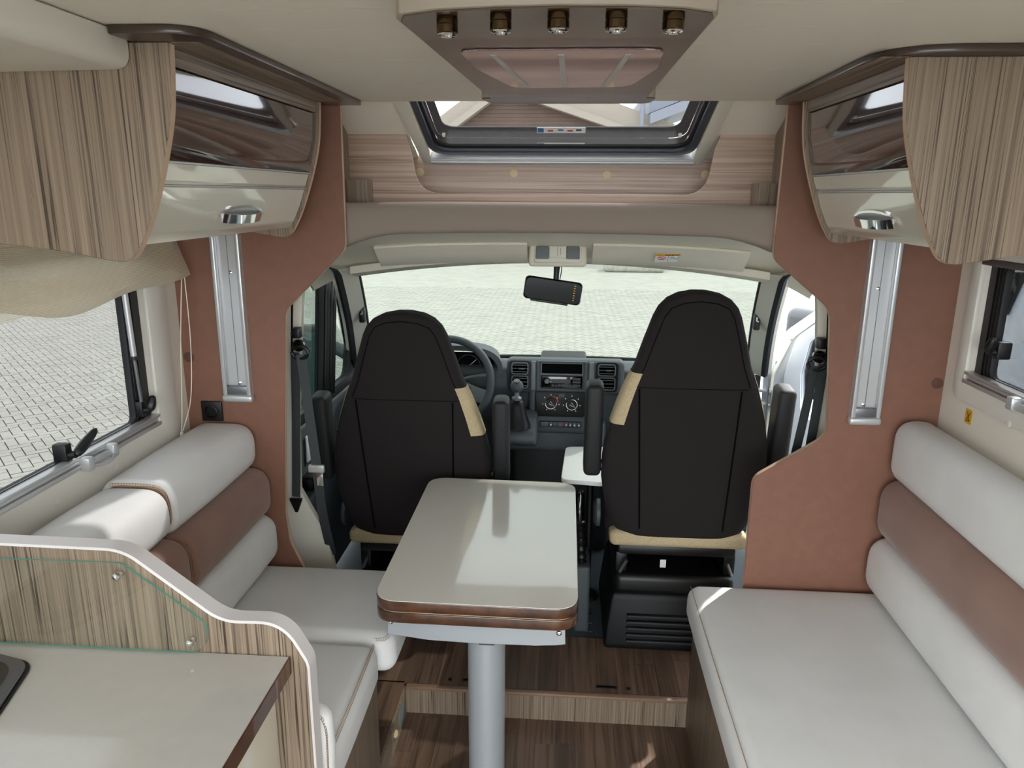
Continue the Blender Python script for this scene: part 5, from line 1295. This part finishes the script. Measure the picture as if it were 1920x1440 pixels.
# building behind the skylight
bd = thing('building', (0, 34, ZG), 'house with brown gable and pale roof edges seen through the skylight', 'building')
MB().prism([(-6.0, ZG), (4.2, ZG), (4.2, 4.2), (1.9, 4.3), (-2.6, 5.75), (-4.7, 4.25), (-6.0, 4.2)], 'y', 32.6, 40).build('gable_wall', 'siding_brown', bd, smooth=False)
for k in range(9):
    z = 4.35+k*0.15; MB().box(-4.6+k*0.21, 1.7-k*0.46, 32.56, 32.6, z, z+0.14).build('siding_board', 'siding_brown', bd, smooth=False)
def beam(x0, z0, x1, z1, h, y0, y1, nm, m_):
    MB().prism([(x0, z0), (x1, z1), (x1, z1+h), (x0, z0+h)], 'y', y0, y1).build(nm, m_, bd, smooth=False)
MB().prism([(-4.75, 4.25), (-2.6, 5.75), (-2.6, 6.05), (-5.2, 4.25)], 'y', 32.0, 40).build('roof_edge', 'roof_beige', bd, smooth=False)
MB().prism([(-5.2, 4.25), (-2.6, 6.05), (-2.6, 6.7), (-6.1, 4.25)], 'y', 32.3, 40).build('roof_slope', 'roof_beige', bd, smooth=False)
MB().prism([(-2.6, 5.75), (1.9, 4.3), (2.7, 4.3), (-2.6, 6.05)], 'y', 32.0, 40).build('roof_edge', 'roof_beige', bd, smooth=False)
MB().prism([(-2.6, 6.05), (2.7, 4.3), (4.4, 4.5), (-2.6, 6.9)], 'y', 32.3, 40).build('roof_slope', 'roof_beige', bd, smooth=False)
beam(3.3, 4.45, 9.0, 6.6, 0.40, 31.5, 40, 'roof_edge', 'roof_grey'); beam(3.3, 4.9, 9.0, 7.1, 1.0, 32.0, 40, 'roof_slope', 'roof_grey')
MB().tube([(3.0, 31.8, 6.2), (3.0, 31.8, ZG)], 0.10, 10).build('rain_pipe', 'roof_grey', bd)

# neighbouring camper outside the right window
cv = thing('camper_van', (3.2, 2.5, ZG), 'white camper parked outside the right window', 'camper')
B = fillet([(-2.0, -0.45), (4.9, -0.45), (4.9, 0.35), (4.3, 0.55), (3.3, 1.55), (3.1, 2.55), (-2.0, 2.55)], [0.1, 0.2, 0.2, 0.2, 0.2, 0.3, 0.1], 5)
MB().prism(B, 'x', 1.96, 4.1).build('body', 'van_paint', cv, bevel=0.06, seg=3)
QW = fillet([(3.335, 1.155), (3.405, 1.35), (3.47, 1.62), (3.08, 1.62), (3.26, 1.33)], [0.01, 0.03, 0.02, 0.02, 0.03], 4)
MB().prism(QW, 'x', 1.945, 1.962).build('cab_window', 'black_gloss', cv, bevel=0.004)
MB().prism(rrect(0.3, 1.6, 1.0, 1.6, 0.08), 'x', 1.945, 1.962).build('side_window', 'black_gloss', cv, bevel=0.004)
for y in (-0.9, 3.9):
    MB().lathe([(0, 0), (0.33, 0), (0.33, 0.2), (0.2, 0.22), (0, 0.2)], (2.16, y, ZG+0.33), (-1, 0, 0), 28).build('wheel', 'rubber', cv)
print('objects', len(bpy.data.objects), 'bricks', len(vis))
